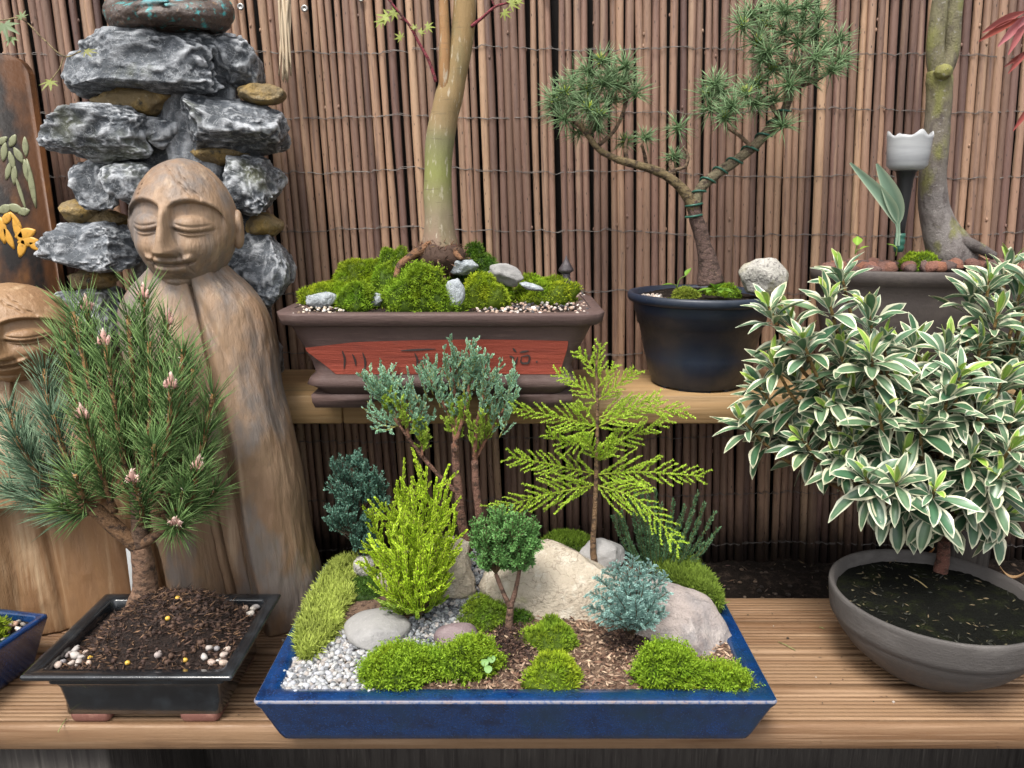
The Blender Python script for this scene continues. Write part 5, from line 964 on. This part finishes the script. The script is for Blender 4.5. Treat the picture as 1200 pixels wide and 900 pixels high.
# dark green back conifer
Yt = 1.07; b = PY(770, 668, Yt); T6 = thing('dark_green_conifer', b, 'dark green conifer with many upright needle stems at the back of the tray', 'dwarf conifer')
tips = [(722, 598), (738, 585), (745, 578), (760, 580), (775, 590), (790, 585), (803, 592), (818, 577), (826, 590), (838, 600), (842, 618), (835, 630), (812, 600), (797, 605), (783, 605), (768, 600), (755, 598), (742, 603), (730, 612), (718, 605), (805, 615), (820, 612), (790, 620), (775, 620), (760, 618), (748, 622), (735, 628), (825, 636), (812, 630), (797, 635), (782, 636), (770, 637), (755, 640), (808, 645), (742, 640), (752, 578), (768, 574), (728, 600)]
shs = []
for j, (x, y) in enumerate(tips):
    d = -.035*(y-575)/70+rnd.uniform(-.015, .015)+(.01 if j % 3 == 0 else 0); t = PY(x, y, Yt+d); s0 = b+np.array(((t[0]-b[0])*.35, d*.4, .004)); shs.append([s0, s0*.45+t*.55+np.array((0, 0, -.010)), t])
shoot_tree(T6, shs, (.045, .105, .05), (.16, .31, .15), .0062, .0016, 2300, .8, side=0, sidelen=.35, lo=.02, taper=.15, name='stem_shoot', stemcol=(.16, .17, .06))
# silver blue conifer
b = PZ(740, 752, .064); Yt = b[1]; T7 = thing('silver_blue_conifer', b, 'silvery blue conifer with curling plumes beside the pinkish stone', 'dwarf conifer')
tips = [(742, 648, .02), (722, 655, .0), (762, 656, .01), (700, 672, .0), (782, 670, .01), (692, 690, -.01), (783, 690, -.01), (688, 706, -.02), (778, 712, -.025), (705, 695, -.045), (730, 680, -.04), (755, 680, -.04), (768, 700, -.045), (715, 712, -.05), (745, 700, -.06), (735, 665, -.02), (712, 662, .025), (772, 665, .025), (700, 718, -.035), (765, 722, -.05), (720, 690, -.05), (750, 660, -.02)]
for (x, y, d) in tips:
    t = PY(x, y, Yt+d); m = MB(); mid = b*.45+t*.55+np.array(((t[0]-b[0])*-.10, d*.2, .008)); path = smooth_path([b+np.array((0, 0, .010)), mid, t-np.array((0, 0, .004))], 10); n = len(path); L = np.sum(np.linalg.norm(np.diff(path, axis=0), axis=1)); tube(m, path, np.linspace(.0010, .0005, n), 5, (.14, .10, .06)); T = nrm(np.gradient(path, axis=0)); kk = rnd.uniform(.85, 1.15)
    c1, c2 = np.array((.10, .20, .17))*kk, np.array((.40, .60, .55))*kk
    leafy(m, path, int(L*1500), .0050, .0014, .7, c1, c2, .25, 1, taper=.2)
    for q in range(16):
        f = .30+.70*(q+.5)/16; i = min(int(f*(n-1)), n-2); sd = nrm(np.cross(T[i], np.array((0.1, 1., .2))))*(1 if q % 2 else -1); dd = nrm(T[i]*.6+sd*.8+np.array((0, -.25, .0))+R.normal(size=3)*.2); l = .019*(1.15-.65*f)*rnd.uniform(.8, 1.2); sp = smooth_path([path[i], path[i]+dd*l*.55+np.array((0, 0, .002)), path[i]+dd*l+np.array((0, 0, .002))], 4); leafy(m, sp, int(l*3200), .0046, .0014, .6, c1*1.1, c2, 0, 1, taper=.3)
    stuff(m.build('plume', X['vc'], T7))
stem_part(T7, [b+np.array((0, 0, -.004)), b+np.array((.001, 0, .012)), b+np.array((-.001, 0, .04))], [.004, .003, .0015], (.13, .08, .05))
# forked little green tree
b = PZ(596, 740, .064); Yt = b[1]; T4 = thing('forked_dwarf_tree', b, 'tiny bright green tree with a forked trunk and rounded crown', 'dwarf conifer'); k = mpp(b)
fk = PY(598, 712, Yt); fl, fr_ = PY(581, 672, Yt+.005), PY(609, 668, Yt-.005)
stem_part(T4, [b-np.array((0, 0, .004)), b*.5+fk*.5, fk], np.array([6, 4.5, 4])*k, (.17, .10, .07), name='trunk'); stem_part(T4, [fk, PY(590, 695, Yt), fl], np.array([3.4, 2.8, 2.2])*k, (.16, .09, .065), name='branch'); stem_part(T4, [fk, PY(604, 692, Yt), fr_], np.array([3.4, 2.8, 2.2])*k, (.16, .09, .065), name='branch')
shs = []
for j in range(110):
    a = rnd.uniform(0, 2*math.pi); rr_ = math.sqrt(rnd.random()); x = 591+42*rr_*math.cos(a); y = 638+38*rr_*math.sin(a)
    if y > 668 and x < 600: y -= 8
    d = rnd.uniform(-1, 1)*.042*math.sqrt(max(.05, 1-rr_*rr_)); t = PY(x, y, Yt+d); s0 = (fl if x < 595 else fr_); shs.append([s0, s0*.4+t*.6+np.array((0, 0, .004)), t])
shoot_tree(T4, shs, (.06, .16, .04), (.21, .43, .13), .0062, .0019, 500, .85, side=7, sidelen=.34, lo=.4, name='shoot', sdens=1500, taper=.2, stemcol=(.13, .09, .05))
# blue green conifer
Yt = 1.06; b = PY(433, 672, Yt); T1 = thing('blue_green_conifer', b, 'dense blue green dwarf conifer behind the feathery moss strip', 'dwarf conifer')
stem_part(T1, [b-np.array((0, 0, .004)), PY(430, 650, Yt), PY(420, 620, Yt), PY(418, 580, Yt)], [.006, .005, .004, .002], (.14, .065, .045), name='trunk')
shs = []
for (x, y, rx_, ry_, nn) in ((410, 555, 24, 26, 20), (425, 580, 26, 28, 20), (390, 600, 18, 16, 12), (445, 575, 14, 22, 11), (410, 610, 24, 22, 14), (425, 635, 20, 16, 12), (400, 575, 22, 22, 14), (415, 530, 10, 12, 6), (432, 555, 16, 16, 8)):
    for j in range(nn):
        a = rnd.uniform(0, 6.283); r_ = math.sqrt(rnd.random()); xx, yy = x+rx_*r_*math.cos(a), y+ry_*r_*math.sin(a); d = rnd.uniform(-.045, .03); t = PY(xx, yy, Yt+d); s0 = PY(420+(x-420)*.3, min(650, y+28), Yt+d*.3); shs.append([s0, s0*.4+t*.6+np.array((0, 0, -.004)), t])
shoot_tree(T1, shs, (.04, .10, .075), (.18, .35, .26), .0052, .0024, 450, .7, side=6, sidelen=.36, lo=.45, name='shoot', sdens=1500, taper=.1, stemcol=(.09, .07, .05))
# tall juniper
Yt = 1.035; b = PY(548, 640, Yt); T3 = thing('tall_juniper', b, 'tall slender juniper with bare red brown stems and blue tipped sprays', 'juniper'); k = mpp(PY(545, 560, Yt))
stem_part(T3, [PY(548, 645, Yt), PY(541, 610, Yt), PY(538, 580, Yt), PY(535, 550, Yt), PY(533, 520, Yt)], np.array([7, 6, 5.5, 5, 4.5])*k, (.16, .08, .055), name='trunk'); stem_part(T3, [PY(570, 640, Yt), PY(563, 612, Yt), PY(558, 570, Yt), PY(556, 540, Yt)], np.array([5.5, 5, 4.5, 4])*k, (.17, .085, .06), name='trunk')
stem_part(T3, [PY(536, 578, Yt), PY(515, 558, Yt), PY(495, 535, Yt), PY(480, 515, Yt), PY(462, 490, Yt)], np.array([3, 2.6, 2.4, 2.2, 1.4])*k, (.17, .085, .055), name='branch')
brs = [([(534, 530), (530, 495), (515, 465), (505, 445)], 3), ([(534, 525), (535, 490), (532, 450), (535, 430)], 3), ([(556, 545), (558, 505), (565, 470), (572, 440)], 3), ([(534, 520), (545, 480), (550, 450), (552, 430)], 2.6), ([(556, 540), (575, 505), (590, 480), (598, 455)], 2.4), ([(462, 490), (450, 470), (440, 460)], 1.6), ([(480, 515), (470, 480), (458, 455)], 1.8), ([(495, 535), (492, 510), (482, 480)], 1.6)]
shs = []; shs2 = []
for pl, r0 in brs:
    q = stem_part(T3, [PY(x, y, Yt+rnd.uniform(-.012, .012)) for x, y in pl], np.array([r0, r0*.7, r0*.4])*k, (.19, .085, .05), name='branch')
    m = len(q)
    nsh = 18
    for j in range(nsh):
        f = .12+.88*j/(nsh-1); i = min(int(f*(m-1)), m-2); T = nrm(q[i+1]-q[i]); d = nrm(T*.75+np.array((R.normal()*.60, R.normal()*.5, .55))); L = (.022+.012*f)*rnd.uniform(.65, 1.2); s = [q[i], q[i]+d*L*.5, q[i]+d*L+np.array((0, 0, L*.25))]; (shs if f > .38+rnd.uniform(-.12, .12) else shs2).append(s)
for (x, y) in ((425, 478), (432, 490), (438, 502), (520, 408), (524, 420), (553, 407), (568, 415), (577, 435), (604, 460), (590, 450), (600, 475), (478, 438), (490, 432), (497, 425), (440, 442), (452, 455), (430, 470), (536, 415), (508, 440), (585, 440), (545, 425), (560, 420)):
    t = PY(x, y, Yt+rnd.uniform(-.02, .02)); s0 = PY(x+(540-x)*.25, y+38, Yt) if x > 460 else PY(468+rnd.uniform(-6, 6), 500, Yt); shs.append([s0, s0*.5+t*.5+np.array((0, 0, -.004)), t])
shoot_tree(T3, shs, (.20, .36, .18), (.38, .62, .47), .0046, .0023, 900, .45, side=6, sidelen=.38, lo=.1, name='spray', sdens=1500, taper=.1, stemcol=(.26, .24, .07))
shoot_tree(T3, shs2, (.22, .34, .03), (.42, .58, .08), .0046, .0020, 900, .45, side=7, sidelen=.38, lo=.05, name='spray', sdens=1500, taper=.1, stemcol=(.26, .24, .07))

# ================================================================== BLACK GLAZED POT AND PINE
KX, KY = -.4435, .8775; KZ = .082
kp = thing('glazed_bonsai_pot', (KX, KY, 0), 'shallow rectangular black glazed bonsai pot on red clay feet', 'pot')
mb = MB(); loft(mb, [rrect(KX, KY, z, .1225-i, .0975-i, r, 5) for z, i, r in ((.010, .032, .006), (.013, .0285, .007), (.030, .0285, .007), (.050, .026, .006), (.062, .021, .005), (.070, .013, .004), (.0745, .004, .003), (.0765, .0008, .003), (.080, 0, .003), (.0818, .001, .003), (.0822, .004, .004), (.0815, .016, .006), (.079, .0175, .007), (.060, .0185, .007))], cap1=False); mb.build('body', X['glaze_black'], kp)
for sx in (-1, 1):
    for sy in (-1, 1):
        mb = MB(); x, y = KX+sx*.066, KY+sy*.048; loft(mb, [rrect(x, y, z, hw, hd, .006, 4) for z, hw, hd in ((0, .0215, .018), (.003, .0235, .0195), (.010, .0245, .0205), (.0135, .0245, .0205))]); mb.build('foot', X['footclay'], kp)
def kz(x, y): return .066+.053*math.exp(-((x-KX-.006)/.070)**4-((y-KY-.008)/.062)**4)
surface('pine_soil', KX, KY, .1045, .0795, kz, 'peat', 'dark brown compost mound in the black glazed pot', 90, 70)
mb = MB(); pts = [(KX+R.uniform(-1, 1)*.098, KY+R.uniform(-1, 1)*.074) for _ in range(5200)]; fibres(mb, pts, kz, (.004, .014), .0017, [(.045, .023, .016), (.075, .04, .026), (.026, .014, .010), (.16, .09, .05), (.018, .010, .008)], 31)
for j in range(420):
    v, f = ico(1); s = rnd.uniform(.0015, .0045); x, y = rnd.choice(pts); mb.add(v*s*R.uniform(.6, 1.2, (len(v), 1))+np.array((x, y, kz(x, y)+s*.2)), f, rnd.choice([(.03, .016, .012), (.05, .027, .02), (.08, .045, .03)]))
stuff(mb.build('compost_fibres', X['grit']), 'fibres and crumbs covering the compost round the pine', 'compost')
pel = None
for (x, y) in ((198, 738), (215, 755), (147, 757), (210, 718), (103, 750), (192, 693)):
    c = PZ(x, y, .100); c[2] = kz(c[0], c[1])+.0018; mb = MB(); v, f = ico(2); mb.add(v*np.array((.0032, .0032, .0028))+c, f, (.58, .36, .06)); tag(mb.build('fertiliser_pellet', X['paint'], origin=c), 'small round yellow fertiliser pellet on the pine compost', 'pellet', 'pellets on the pine compost')
pb = []
for j in range(5): mb = MB(); v, f = rock_pts(500+j, (.0062, .0050, .0042), 2, 3, .05); mb.add(v, f); pb.append(mb.build('pebble', X['pebble']))
spots = [(x, y, 'front left') for x, y in ((66, 770), (74, 774), (84, 776), (92, 775), (71, 764), (80, 766), (88, 767), (96, 770), (75, 757), (83, 756), (68, 778), (105, 778), (89, 760), (79, 749), (86, 748), (100, 764))]+[(x, y, 'front right') for x, y in ((240, 775), (248, 777), (256, 774), (262, 776), (246, 769), (254, 766), (262, 768), (266, 762), (187, 778))]+[(x, y, 'back') for x, y in ((283, 706), (290, 709), (296, 713), (287, 714), (293, 719), (300, 710))]
for j, (x, y, w_) in enumerate(spots):
    c = PZ(x, y, .072); o = pb[j] if j < 5 else copy_as(pb[j % 5], 'pebble', (0, 0, 0), (0, 0, 0), 1); o.location = (c[0], c[1], max(.071, kz(c[0], c[1])+.002)); o.rotation_euler = (rnd.gauss(0, .3), rnd.gauss(0, .3), rnd.uniform(0, 6)); s = rnd.uniform(.65, 1.05); o.scale = (s,)*3
    tag(o, {'front left': 'small tan pebble in the pot corner by the blue moss pot', 'front right': 'small pinkish pebble in the pot corner facing the blue tray', 'back': 'small pebble in the pot corner below the tall statue'}[w_], 'pebble', 'pebbles in the '+{'front left': 'corner by the moss pot', 'front right': 'corner facing the tray', 'back': 'corner below the statue'}[w_])
lbp = PZ(152, 690, .09); mb = MB(); box(mb, (lbp[0], lbp[1]+.012, .105), (.010, .0012, .08), .0004); tag(mb.build('plant_label', X['white'], origin=(lbp[0], lbp[1]+.012, .066)), 'white plastic plant label stuck in the compost behind the pine trunk', 'label')

pb0 = PZ(172, 700, .105); YP = pb0[1]; pn_ = thing('pine_bonsai', pb0, 'young bushy pine with pink buds in the black glazed pot', 'pine'); k = mpp(PY(165, 600, YP))
node = PY(163, 640, YP); stem_part(pn_, [PY(171, 712, YP), PY(170, 690, YP), PY(167, 665, YP), node], np.array([20, 14.5, 12, 11])*k, (.21, .12, .075), name='trunk', sides=24, bump=.26, n=16)
top = stem_part(pn_, [node, PY(165, 610, YP), PY(160, 575, YP), PY(158, 530, YP+.01)], np.array([11, 10, 8, 5])*k, (.14, .085, .055), name='limb', sides=12); lft = stem_part(pn_, [node, PY(135, 618, YP-.01), PY(105, 592, YP-.015), PY(70, 575, YP-.01), PY(40, 562, YP)], np.array([10, 9, 8, 6, 4])*k, (.22, .12, .06), name='limb', sides=12); rgt = stem_part(pn_, [node, PY(190, 622, YP-.02), PY(205, 605, YP-.03)], np.array([7, 5, 4])*k, (.20, .11, .06), name='limb', sides=10)
SHT = [((150, 570), (123, 402), -.02), ((165, 580), (200, 452), -.05), ((135, 600), (98, 488), -.06), ((165, 615), (157, 562), -.075), ((195, 610), (231, 548), -.04), ((160, 540), (168, 348), .02), ((150, 550), (102, 362), .02), ((200, 612), (206, 612), -.07), ((70, 575), (52, 432), .02), ((55, 570), (36, 528), -.02), ((45, 565), (14, 540), .02), ((110, 595), (70, 590), -.04), ((160, 545), (196, 378), .03), ((170, 575), (226, 432), .02), ((150, 575), (142, 452), .0), ((100, 590), (62, 486), -.03), ((175, 590), (220, 492), .02), ((130, 590), (118, 520), .02), ((185, 605), (243, 505), .01), ((100, 592), (88, 556), -.05), ((165, 560), (175, 400), -.01), ((140, 580), (75, 400), .04), ((60, 572), (28, 495), .03), ((180, 600), (215, 575), -.05), ((120, 600), (40, 585), -.03), ((160, 590), (180, 520), -.06), ((180, 600), (250, 462), .0), ((190, 605), (252, 575), .0), ((60, 570), (8, 478), .01), ((75, 578), (18, 512), -.04), ((160, 560), (150, 370), .0), ((150, 560), (85, 365), .0), ((165, 560), (215, 410), -.02), ((60, 572), (10, 575), -.02)]
BUDS = (0, 1, 2, 3, 4, 5, 6, 7, 12, 14)
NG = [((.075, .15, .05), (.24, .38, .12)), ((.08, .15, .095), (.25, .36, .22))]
for j, (a, e, d) in enumerate(SHT):
    s0 = PY(*a, YP+d*.25); t = PY(*e, YP+d); path = smooth_path([s0, s0*.5+t*.5+np.array(((t[0]-s0[0])*.18, 0, -.008)), t], 8); L = np.sum(np.linalg.norm(np.diff(path, axis=0), axis=1))
    m = MB(); tube(m, path, np.linspace(.0042, .0028, len(path)), 8, np.linspace((.20, .11, .055), (.34, .19, .07), len(path)), bump=.22, seed=j); sh_ = m.build('shoot', X['bark'], pn_)
    n = int(85+L*640); P, T, tt = along(path, n, .12 if L > .08 else 0, 1); rv = R.normal(size=(n, 3)); o = nrm(rv-T*(rv*T).sum(1, keepdims=True)); an = R.uniform(.42, .85, n)[:, None]; D = T*np.cos(an)+o*np.sin(an)+np.array((0, 0, .12)); kk = R.uniform(.7, 1.25, (n, 1))
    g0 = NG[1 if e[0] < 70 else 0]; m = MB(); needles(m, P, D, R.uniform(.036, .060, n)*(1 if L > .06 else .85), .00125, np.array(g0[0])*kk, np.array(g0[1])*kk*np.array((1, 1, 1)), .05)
    m2 = 16; P2, T2_, _ = along(path, m2, .7, 1); needles(m, P2, T2_*.4+R.normal(size=(m2, 3)), .006, .0012, (.50, .42, .36), (.62, .55, .48))     # papery sheaths
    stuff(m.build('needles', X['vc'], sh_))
    if j in BUDS:
        Tn = nrm(path[-1]-path[-2]); 
        for q, (ox, ln, r_) in enumerate(((0, .019, .0036), (.005, .011, .0026), (-.0045, .010, .0024))):
            m = MB(); c0 = path[-1]+np.array((ox, -abs(ox)*.5, -.002)); tube(m, np.array([c0+(Tn+np.array((ox*40, 0, .3)))*ln*f_/1.2 for f_ in (0, .25, .55, .8, 1)]), r_*np.array((.7, 1.1, 1, .6, .1)), 9, np.array([(.30, .15, .11), (.46, .24, .20), (.52, .29, .25), (.50, .32, .27), (.58, .47, .40)]), bump=.25, seed=q+j)
            P3 = np.array([c0+(Tn+np.array((ox*40, 0, .3)))*ln*f_/1.2 for f_ in R.uniform(0, .8, 22)]); rv = R.normal(size=(22, 3))*.8+Tn*1.1; blades(m, P3+nrm(R.normal(size=(22, 3)))*r_*.8, rv, .0045, .0018, (.44, .24, .20), (.62, .50, .44)); m.build('bud', X['fibre'], sh_)

# ================================================================== BLUE MOSS POT at the left edge
c0 = PZ(57, 719, .07); c1 = PZ(0, 757, .07); dv2 = nrm((c1-c0)[:2]); ang = math.atan2(dv2[1], dv2[0])+math.pi/2     # right side runs along dv2
HWm, HDm = .085, .115; ax_ = np.array((math.cos(ang), math.sin(ang))); ay_ = np.array((-math.sin(ang), math.cos(ang)))
cc0 = c0[:2]-ax_*HWm-ay_*HDm; MXc, MYc = cc0
bm_ = thing('blue_moss_pot', (MXc, MYc, 0), 'small rectangular blue glazed pot filled with moss beside the short statue', 'pot')
mb = MB(); loft(mb, [rrect(MXc, MYc, z, HWm-i, HDm-i, r, 5, rot=ang) for z, i, r in ((.0005, .022, .006), (.003, .016, .007), (.010, .014, .007), (.055, .003, .004), (.065, .0, .004), (.0695, .0005, .004), (.070, .003, .004), (.0695, .0085, .006), (.067, .010, .006), (.05, .011, .006))], cap1=False); mb.build('body', X['glaze_blue'], bm_)
surface('moss_pot_soil', MXc, MYc, HWm-.010, HDm-.010, lambda x, y: .060, 'soil', 'dark soil in the small blue moss pot', 30, 30, rot=ang)
gravel('moss_pot_gravel', [tuple(cc0+ax_*R.uniform(-1, 1)*(HWm-.014)+ay_*R.uniform(-1, 1)*(HDm-.014)) for _ in range(420)], lambda x, y: .060, (.004, .010), [(.5, .42, .34), (.3, .2, .15), (.6, .55, .5), (.2, .18, .16), (.45, .28, .2)], 'mixed cream and brown gravel in the small blue moss pot', 41)
p = cc0+ax_*.015+ay_*.045; moss_cushion(np.array((p[0], p[1], .062)), .105, .095, .052, G_LIME, 461, 'tall dome of bright moss in the small blue pot', L=.006)
p = cc0+ax_*.055+ay_*(-.02); weed(np.array((p[0], p[1], .064)), [(.0, .006, .014, .012, a, .2) for a in (.3, 2.2, 4.2)], 'tiny bright seedling on the gravel of the small blue pot', col=(.2, .4, .08))

# ================================================================== GREY BOWL AND VARIEGATED SHRUB
GX, GY, GZ, GR = .558, .922, .112, .131
gb = thing('clay_bowl', (GX, GY, 0), 'wide round grey clay bowl with a banded rim', 'bowl')
mb = MB(); loft(mb, [circ(GX, GY, z*1.02, r*GR, 96) for z, r in ((0, .36), (.002, .41), (.010, .52), (.022, .64), (.038, .78), (.055, .88), (.068, .935), (.0715, .942), (.074, .966), (.080, .976), (.095, .990), (.105, .998), (.1095, .996), (.1108, .985), (.1100, .955), (.106, .935), (.09, .91))], cap1=False); mb.build('body', X['greypot'], gb)
surface('bowl_soil', GX, GY, GR*.935, GR*.935, lambda x, y: .096+.006*math.exp(-((x-.58)/.08)**2-((y-.93)/.08)**2), 'bowlsoil', 'dark algae covered soil in the grey clay bowl', 60, 60, True)
mb = MB(); fibres(mb, [(GX+.112*math.sqrt(R.uniform())*math.cos(a), GY+.112*math.sqrt(R.uniform())*math.sin(a)) for a in R.uniform(0, 6.28, 260)], lambda x, y: .0985, (.004, .012), .002, [(.03, .03, .02), (.07, .06, .03), (.12, .09, .05), (.02, .02, .015)], 51); stuff(mb.build('bowl_litter', X['grit']), 'fine dark litter scattered on the bowl soil', 'litter')
for (x, y, L, yw, lab, cl) in ((1185, 678, .030, 2.6, 'curled tan dead leaf on the bowl soil', (.42, .26, .13)), (1085, 652, .022, 3.1, 'orange brown dead leaf at the back of the bowl', (.36, .17, .06))):
    c = PZ(x, y, .101); m = MB(); t = np.linspace(0, 1, 8); V = []
    for q in t:
        for e in (-1, 0, 1): V.append(((q-.5)*L, e*.0045*math.sin(math.pi*min(max(q, .05), .95)), .006*(q-.5)**2*8+abs(e)*.003))
    V = rotz(np.array(V), yw); i = (np.arange(7)[:, None]*3+np.arange(2)[None]).ravel(); m.add(V+c, np.stack([i, i+1, i+4, i+3], 1), cl); tag(m.build('dead_leaf', X['fibre'], origin=c), lab, 'leaf')
m = MB(); tube(m, smooth_path([PZ(1065, 675, .100), PZ(1078, 682, .101), PZ(1090, 692, .100)], 4), .0009, 5, (.38, .30, .14)); tag(m.build('straw', X['fibre'], origin=PZ(1078, 683, .1)), 'short pale straw lying on the bowl soil', 'straw')

sr = thing('variegated_shrub', PZ(1102, 668, .10), 'bushy shrub with cream edged green leaves in the grey bowl', 'shrub'); b0 = PZ(1102, 668, .10); YS = b0[1]
def leaf_mesh(seed, kind):
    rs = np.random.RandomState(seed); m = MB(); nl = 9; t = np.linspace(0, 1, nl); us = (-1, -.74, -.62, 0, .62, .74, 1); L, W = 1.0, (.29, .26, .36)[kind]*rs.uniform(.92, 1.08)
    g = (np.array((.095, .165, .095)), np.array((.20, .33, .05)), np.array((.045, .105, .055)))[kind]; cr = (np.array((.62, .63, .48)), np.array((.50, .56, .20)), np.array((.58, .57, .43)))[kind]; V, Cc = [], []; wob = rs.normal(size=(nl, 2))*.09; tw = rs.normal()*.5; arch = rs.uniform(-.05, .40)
    for i, q in enumerate(t):
        wv = W/2*(math.sin(math.pi*min(max(q, .0), 1)**1.35)**.75 if 0 < q < 1 else .02)+.012*(1-q); a = tw*q
        for u in us:
            s = u*wv*(1+(wob[i, 0 if u < 0 else 1] if abs(u) == 1 else 0)); z = abs(u)*wv*.42-arch*q*q+.015*math.sin(9*q+u*3)*abs(u); V.append((q*L, s*math.cos(a)-z*math.sin(a)*.3, z+s*math.sin(a)))
            thr = .75+.12*wob[i, 0 if u < 0 else 1]*8*0
            c = cr if abs(u) > .70 else g*(1.35 if u == 0 else 1)*rs.uniform(.9, 1.1)
            if q > .93: c = cr*.9
            Cc.append(c)
    n = len(us); i = (np.arange(nl-1)[:, None]*n+np.arange(n-1)[None]).ravel(); m.add(np.array(V), np.stack([i, i+1, i+n+1, i+n], 1), np.array(Cc)); return m
LM = {kd: [leaf_mesh(700+kd*10+j, kd) for j in range(5)] for kd in range(3)}; LO = {}
def leaf_basis(D, up):
    x = nrm(D); y = nrm(np.cross(up, x)); z = np.cross(x, y); return np.stack([x, y, z], 1)
from mathutils import Matrix
fill = MB(); leaf_count = 0
def put_leaf(P, D, up, L, kd, as_part):
    global leaf_count
    j = rnd.randrange(5); B = leaf_basis(D, up)
    if as_part and leaf_count < 298:
        key = (kd, j)
        if key not in LO: o = LM[kd][j].build('leaf', X['leaf']); LO[key] = o
        else: o = LO[key].copy(); C.objects.link(o); o.name = 'leaf'
        o.parent = sr; M4 = Matrix([list(B[r]*L)+[P[r]-b0[r]] for r in range(3)]+[[0, 0, 0, 1]]); o.matrix_local = M4; leaf_count += 1
    else:
        m = LM[kd][j]; fill.add((np.concatenate(m.v)*L)@B.T+P, np.concatenate(m.f[4]), np.concatenate(m.c))
front = [(870, 478, .0), (900, 345, .0), (940, 385, -.03), (970, 335, -.02), (985, 305, .03), (1018, 352, -.02), (1035, 385, -.03), (1072, 385, .02), (1110, 392, -.02), (1160, 312, .0), (1195, 330, .02), (1125, 425, -.05), (1150, 465, -.06), (1190, 470, -.05), (1015, 545, -.07), (1095, 560, -.09), (1060, 520, -.05), (940, 500, -.02), (960, 440, -.02), (1000, 440, -.03), (1170, 545, -.08), (1195, 390, .0), (1150, 385, -.02), (1215, 530, -.06), (1060, 440, -.03), (1000, 500, -.04), (1140, 520, -.07), (1210, 420, -.02), (905, 410, -.01), (890, 440, .0), (1080, 480, -.06), (985, 400, -.03), (1175, 430, -.05), (925, 360, .01), (1170, 350, -.02), (1140, 330, .02), (1020, 400, -.05), (1050, 420, .0), (975, 470, -.03), (1110, 450, -.06), (1030, 470, -.06), (1185, 510, -.08), (1050, 550, -.08), (985, 525, -.04), (1215, 300, .0)]
back = [(930, 430, .04), (980, 380, .06), (1050, 395, .06), (1130, 385, .05), (1180, 300, .05), (1050, 480, .03), (1100, 480, .0), (1000, 470, .04), (1200, 500, .0), (1150, 430, .04), (1080, 420, .04), (920, 480, .03), (1030, 560, .0), (1120, 590, -.03), (1180, 590, -.04), (1230, 350, .03), (1240, 460, .0), (1250, 560, -.03), (1130, 470, -.02), (1060, 580, -.02), (1010, 420, .05), (1170, 400, .05)]
for grp, as_part in ((front, True), (back, False)):
    for (x, y, d) in grp:
        t = PY(x, y+14, YS+d*1.4); hub = b0+np.array(((t[0]-b0[0])*.35, (t[1]-b0[1])*.3, max(.09, (t[2]-b0[2])*.45))); low = y > 500
        mid = hub*.4+t*.6+np.array(((t[0]-b0[0])*.06, 0, -.006)); path = smooth_path([b0+np.array((R.normal()*.004, R.normal()*.004, .05)), hub, mid, t], 7)
        m = MB(); tube(m, path, np.linspace(.0042, .0019, len(path)), 7, np.linspace((.13, .055, .035), (.26, .17, .05), len(path)), bump=.08); m.build('stem', X['bark'], sr)
        T = nrm(path[-1]-path[-4]); T = nrm(T+np.array((0, -.25, .25))); ref = nrm(np.cross(T, (0.3, 1, .2))); bi = np.cross(T, ref); nl = rnd.randint(15, 18); ga = rnd.random()*6
        for q in range(nl):
            f = q/(nl-1); an = 1.15-.95*f+rnd.gauss(0, .22); ph = ga+q*2.4; o = ref*math.cos(ph)+bi*math.sin(ph); D = T*math.cos(an)+o*math.sin(an)+np.array((0, 0, -.28*(1-f) if low else -.10*(1-f)))
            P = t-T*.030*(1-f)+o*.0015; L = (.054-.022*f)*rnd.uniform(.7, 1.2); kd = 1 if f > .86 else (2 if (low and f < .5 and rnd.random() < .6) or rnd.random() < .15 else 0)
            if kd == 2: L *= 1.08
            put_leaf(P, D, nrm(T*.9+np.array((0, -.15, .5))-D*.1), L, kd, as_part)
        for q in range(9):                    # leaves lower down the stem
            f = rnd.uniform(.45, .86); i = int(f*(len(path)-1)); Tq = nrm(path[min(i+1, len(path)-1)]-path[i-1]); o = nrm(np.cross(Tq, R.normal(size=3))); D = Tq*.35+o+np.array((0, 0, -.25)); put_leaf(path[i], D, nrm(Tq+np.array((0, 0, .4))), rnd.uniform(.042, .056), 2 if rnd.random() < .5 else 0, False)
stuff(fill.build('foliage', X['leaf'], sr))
stem_part(sr, [b0+np.array((0, 0, -.01)), b0+np.array((.001, 0, .025)), b0+np.array((-.002, 0, .06))], [.0105, .0085, .008], (.17, .07, .05), name='trunk', sides=12)

# ------------------------------------------------------------------ crumbs fallen on the bench
mb = MB(); n = 170; P = np.stack([R.uniform(-.62, .62, n), R.uniform(.812, 1.105, n), np.full(n, .0012)], 1); D = R.normal(size=(n, 3)); D[:, 2] *= .05
blades(mb, P, D, R.uniform(.002, .007, n), R.uniform(.0008, .002, n), jit((.045, .028, .018), n, .6), jit((.06, .04, .025), n, .6))
for (x, y, x1, y1) in ((912, 752, 932, 762), (68, 858, 78, 842), (960, 735, 966, 737)): a, b_ = PZ(x, y, .0015), PZ(x1, y1, .0015) if y < 850 else PZ(x1, y1, .002); tube(mb, np.array([a, (a+b_)/2+np.array((0, 0, .001)), b_]), .0006, 5, (.20, .22, .08))
for j in range(34):
    v, f = ico(1); q = rnd.uniform(.001, .0028); mb.add(v*q*R.uniform(.6, 1.2, (len(v), 1))+np.array((rnd.uniform(-.6, .6), rnd.uniform(.82, 1.1), q*.5)), f, rnd.choice([(.03, .02, .015), (.35, .3, .26), (.08, .05, .03)]))
stuff(mb.build('bench_litter', X['grit'], smooth=False), 'specks of soil and needles scattered on the deck boards', 'litter')
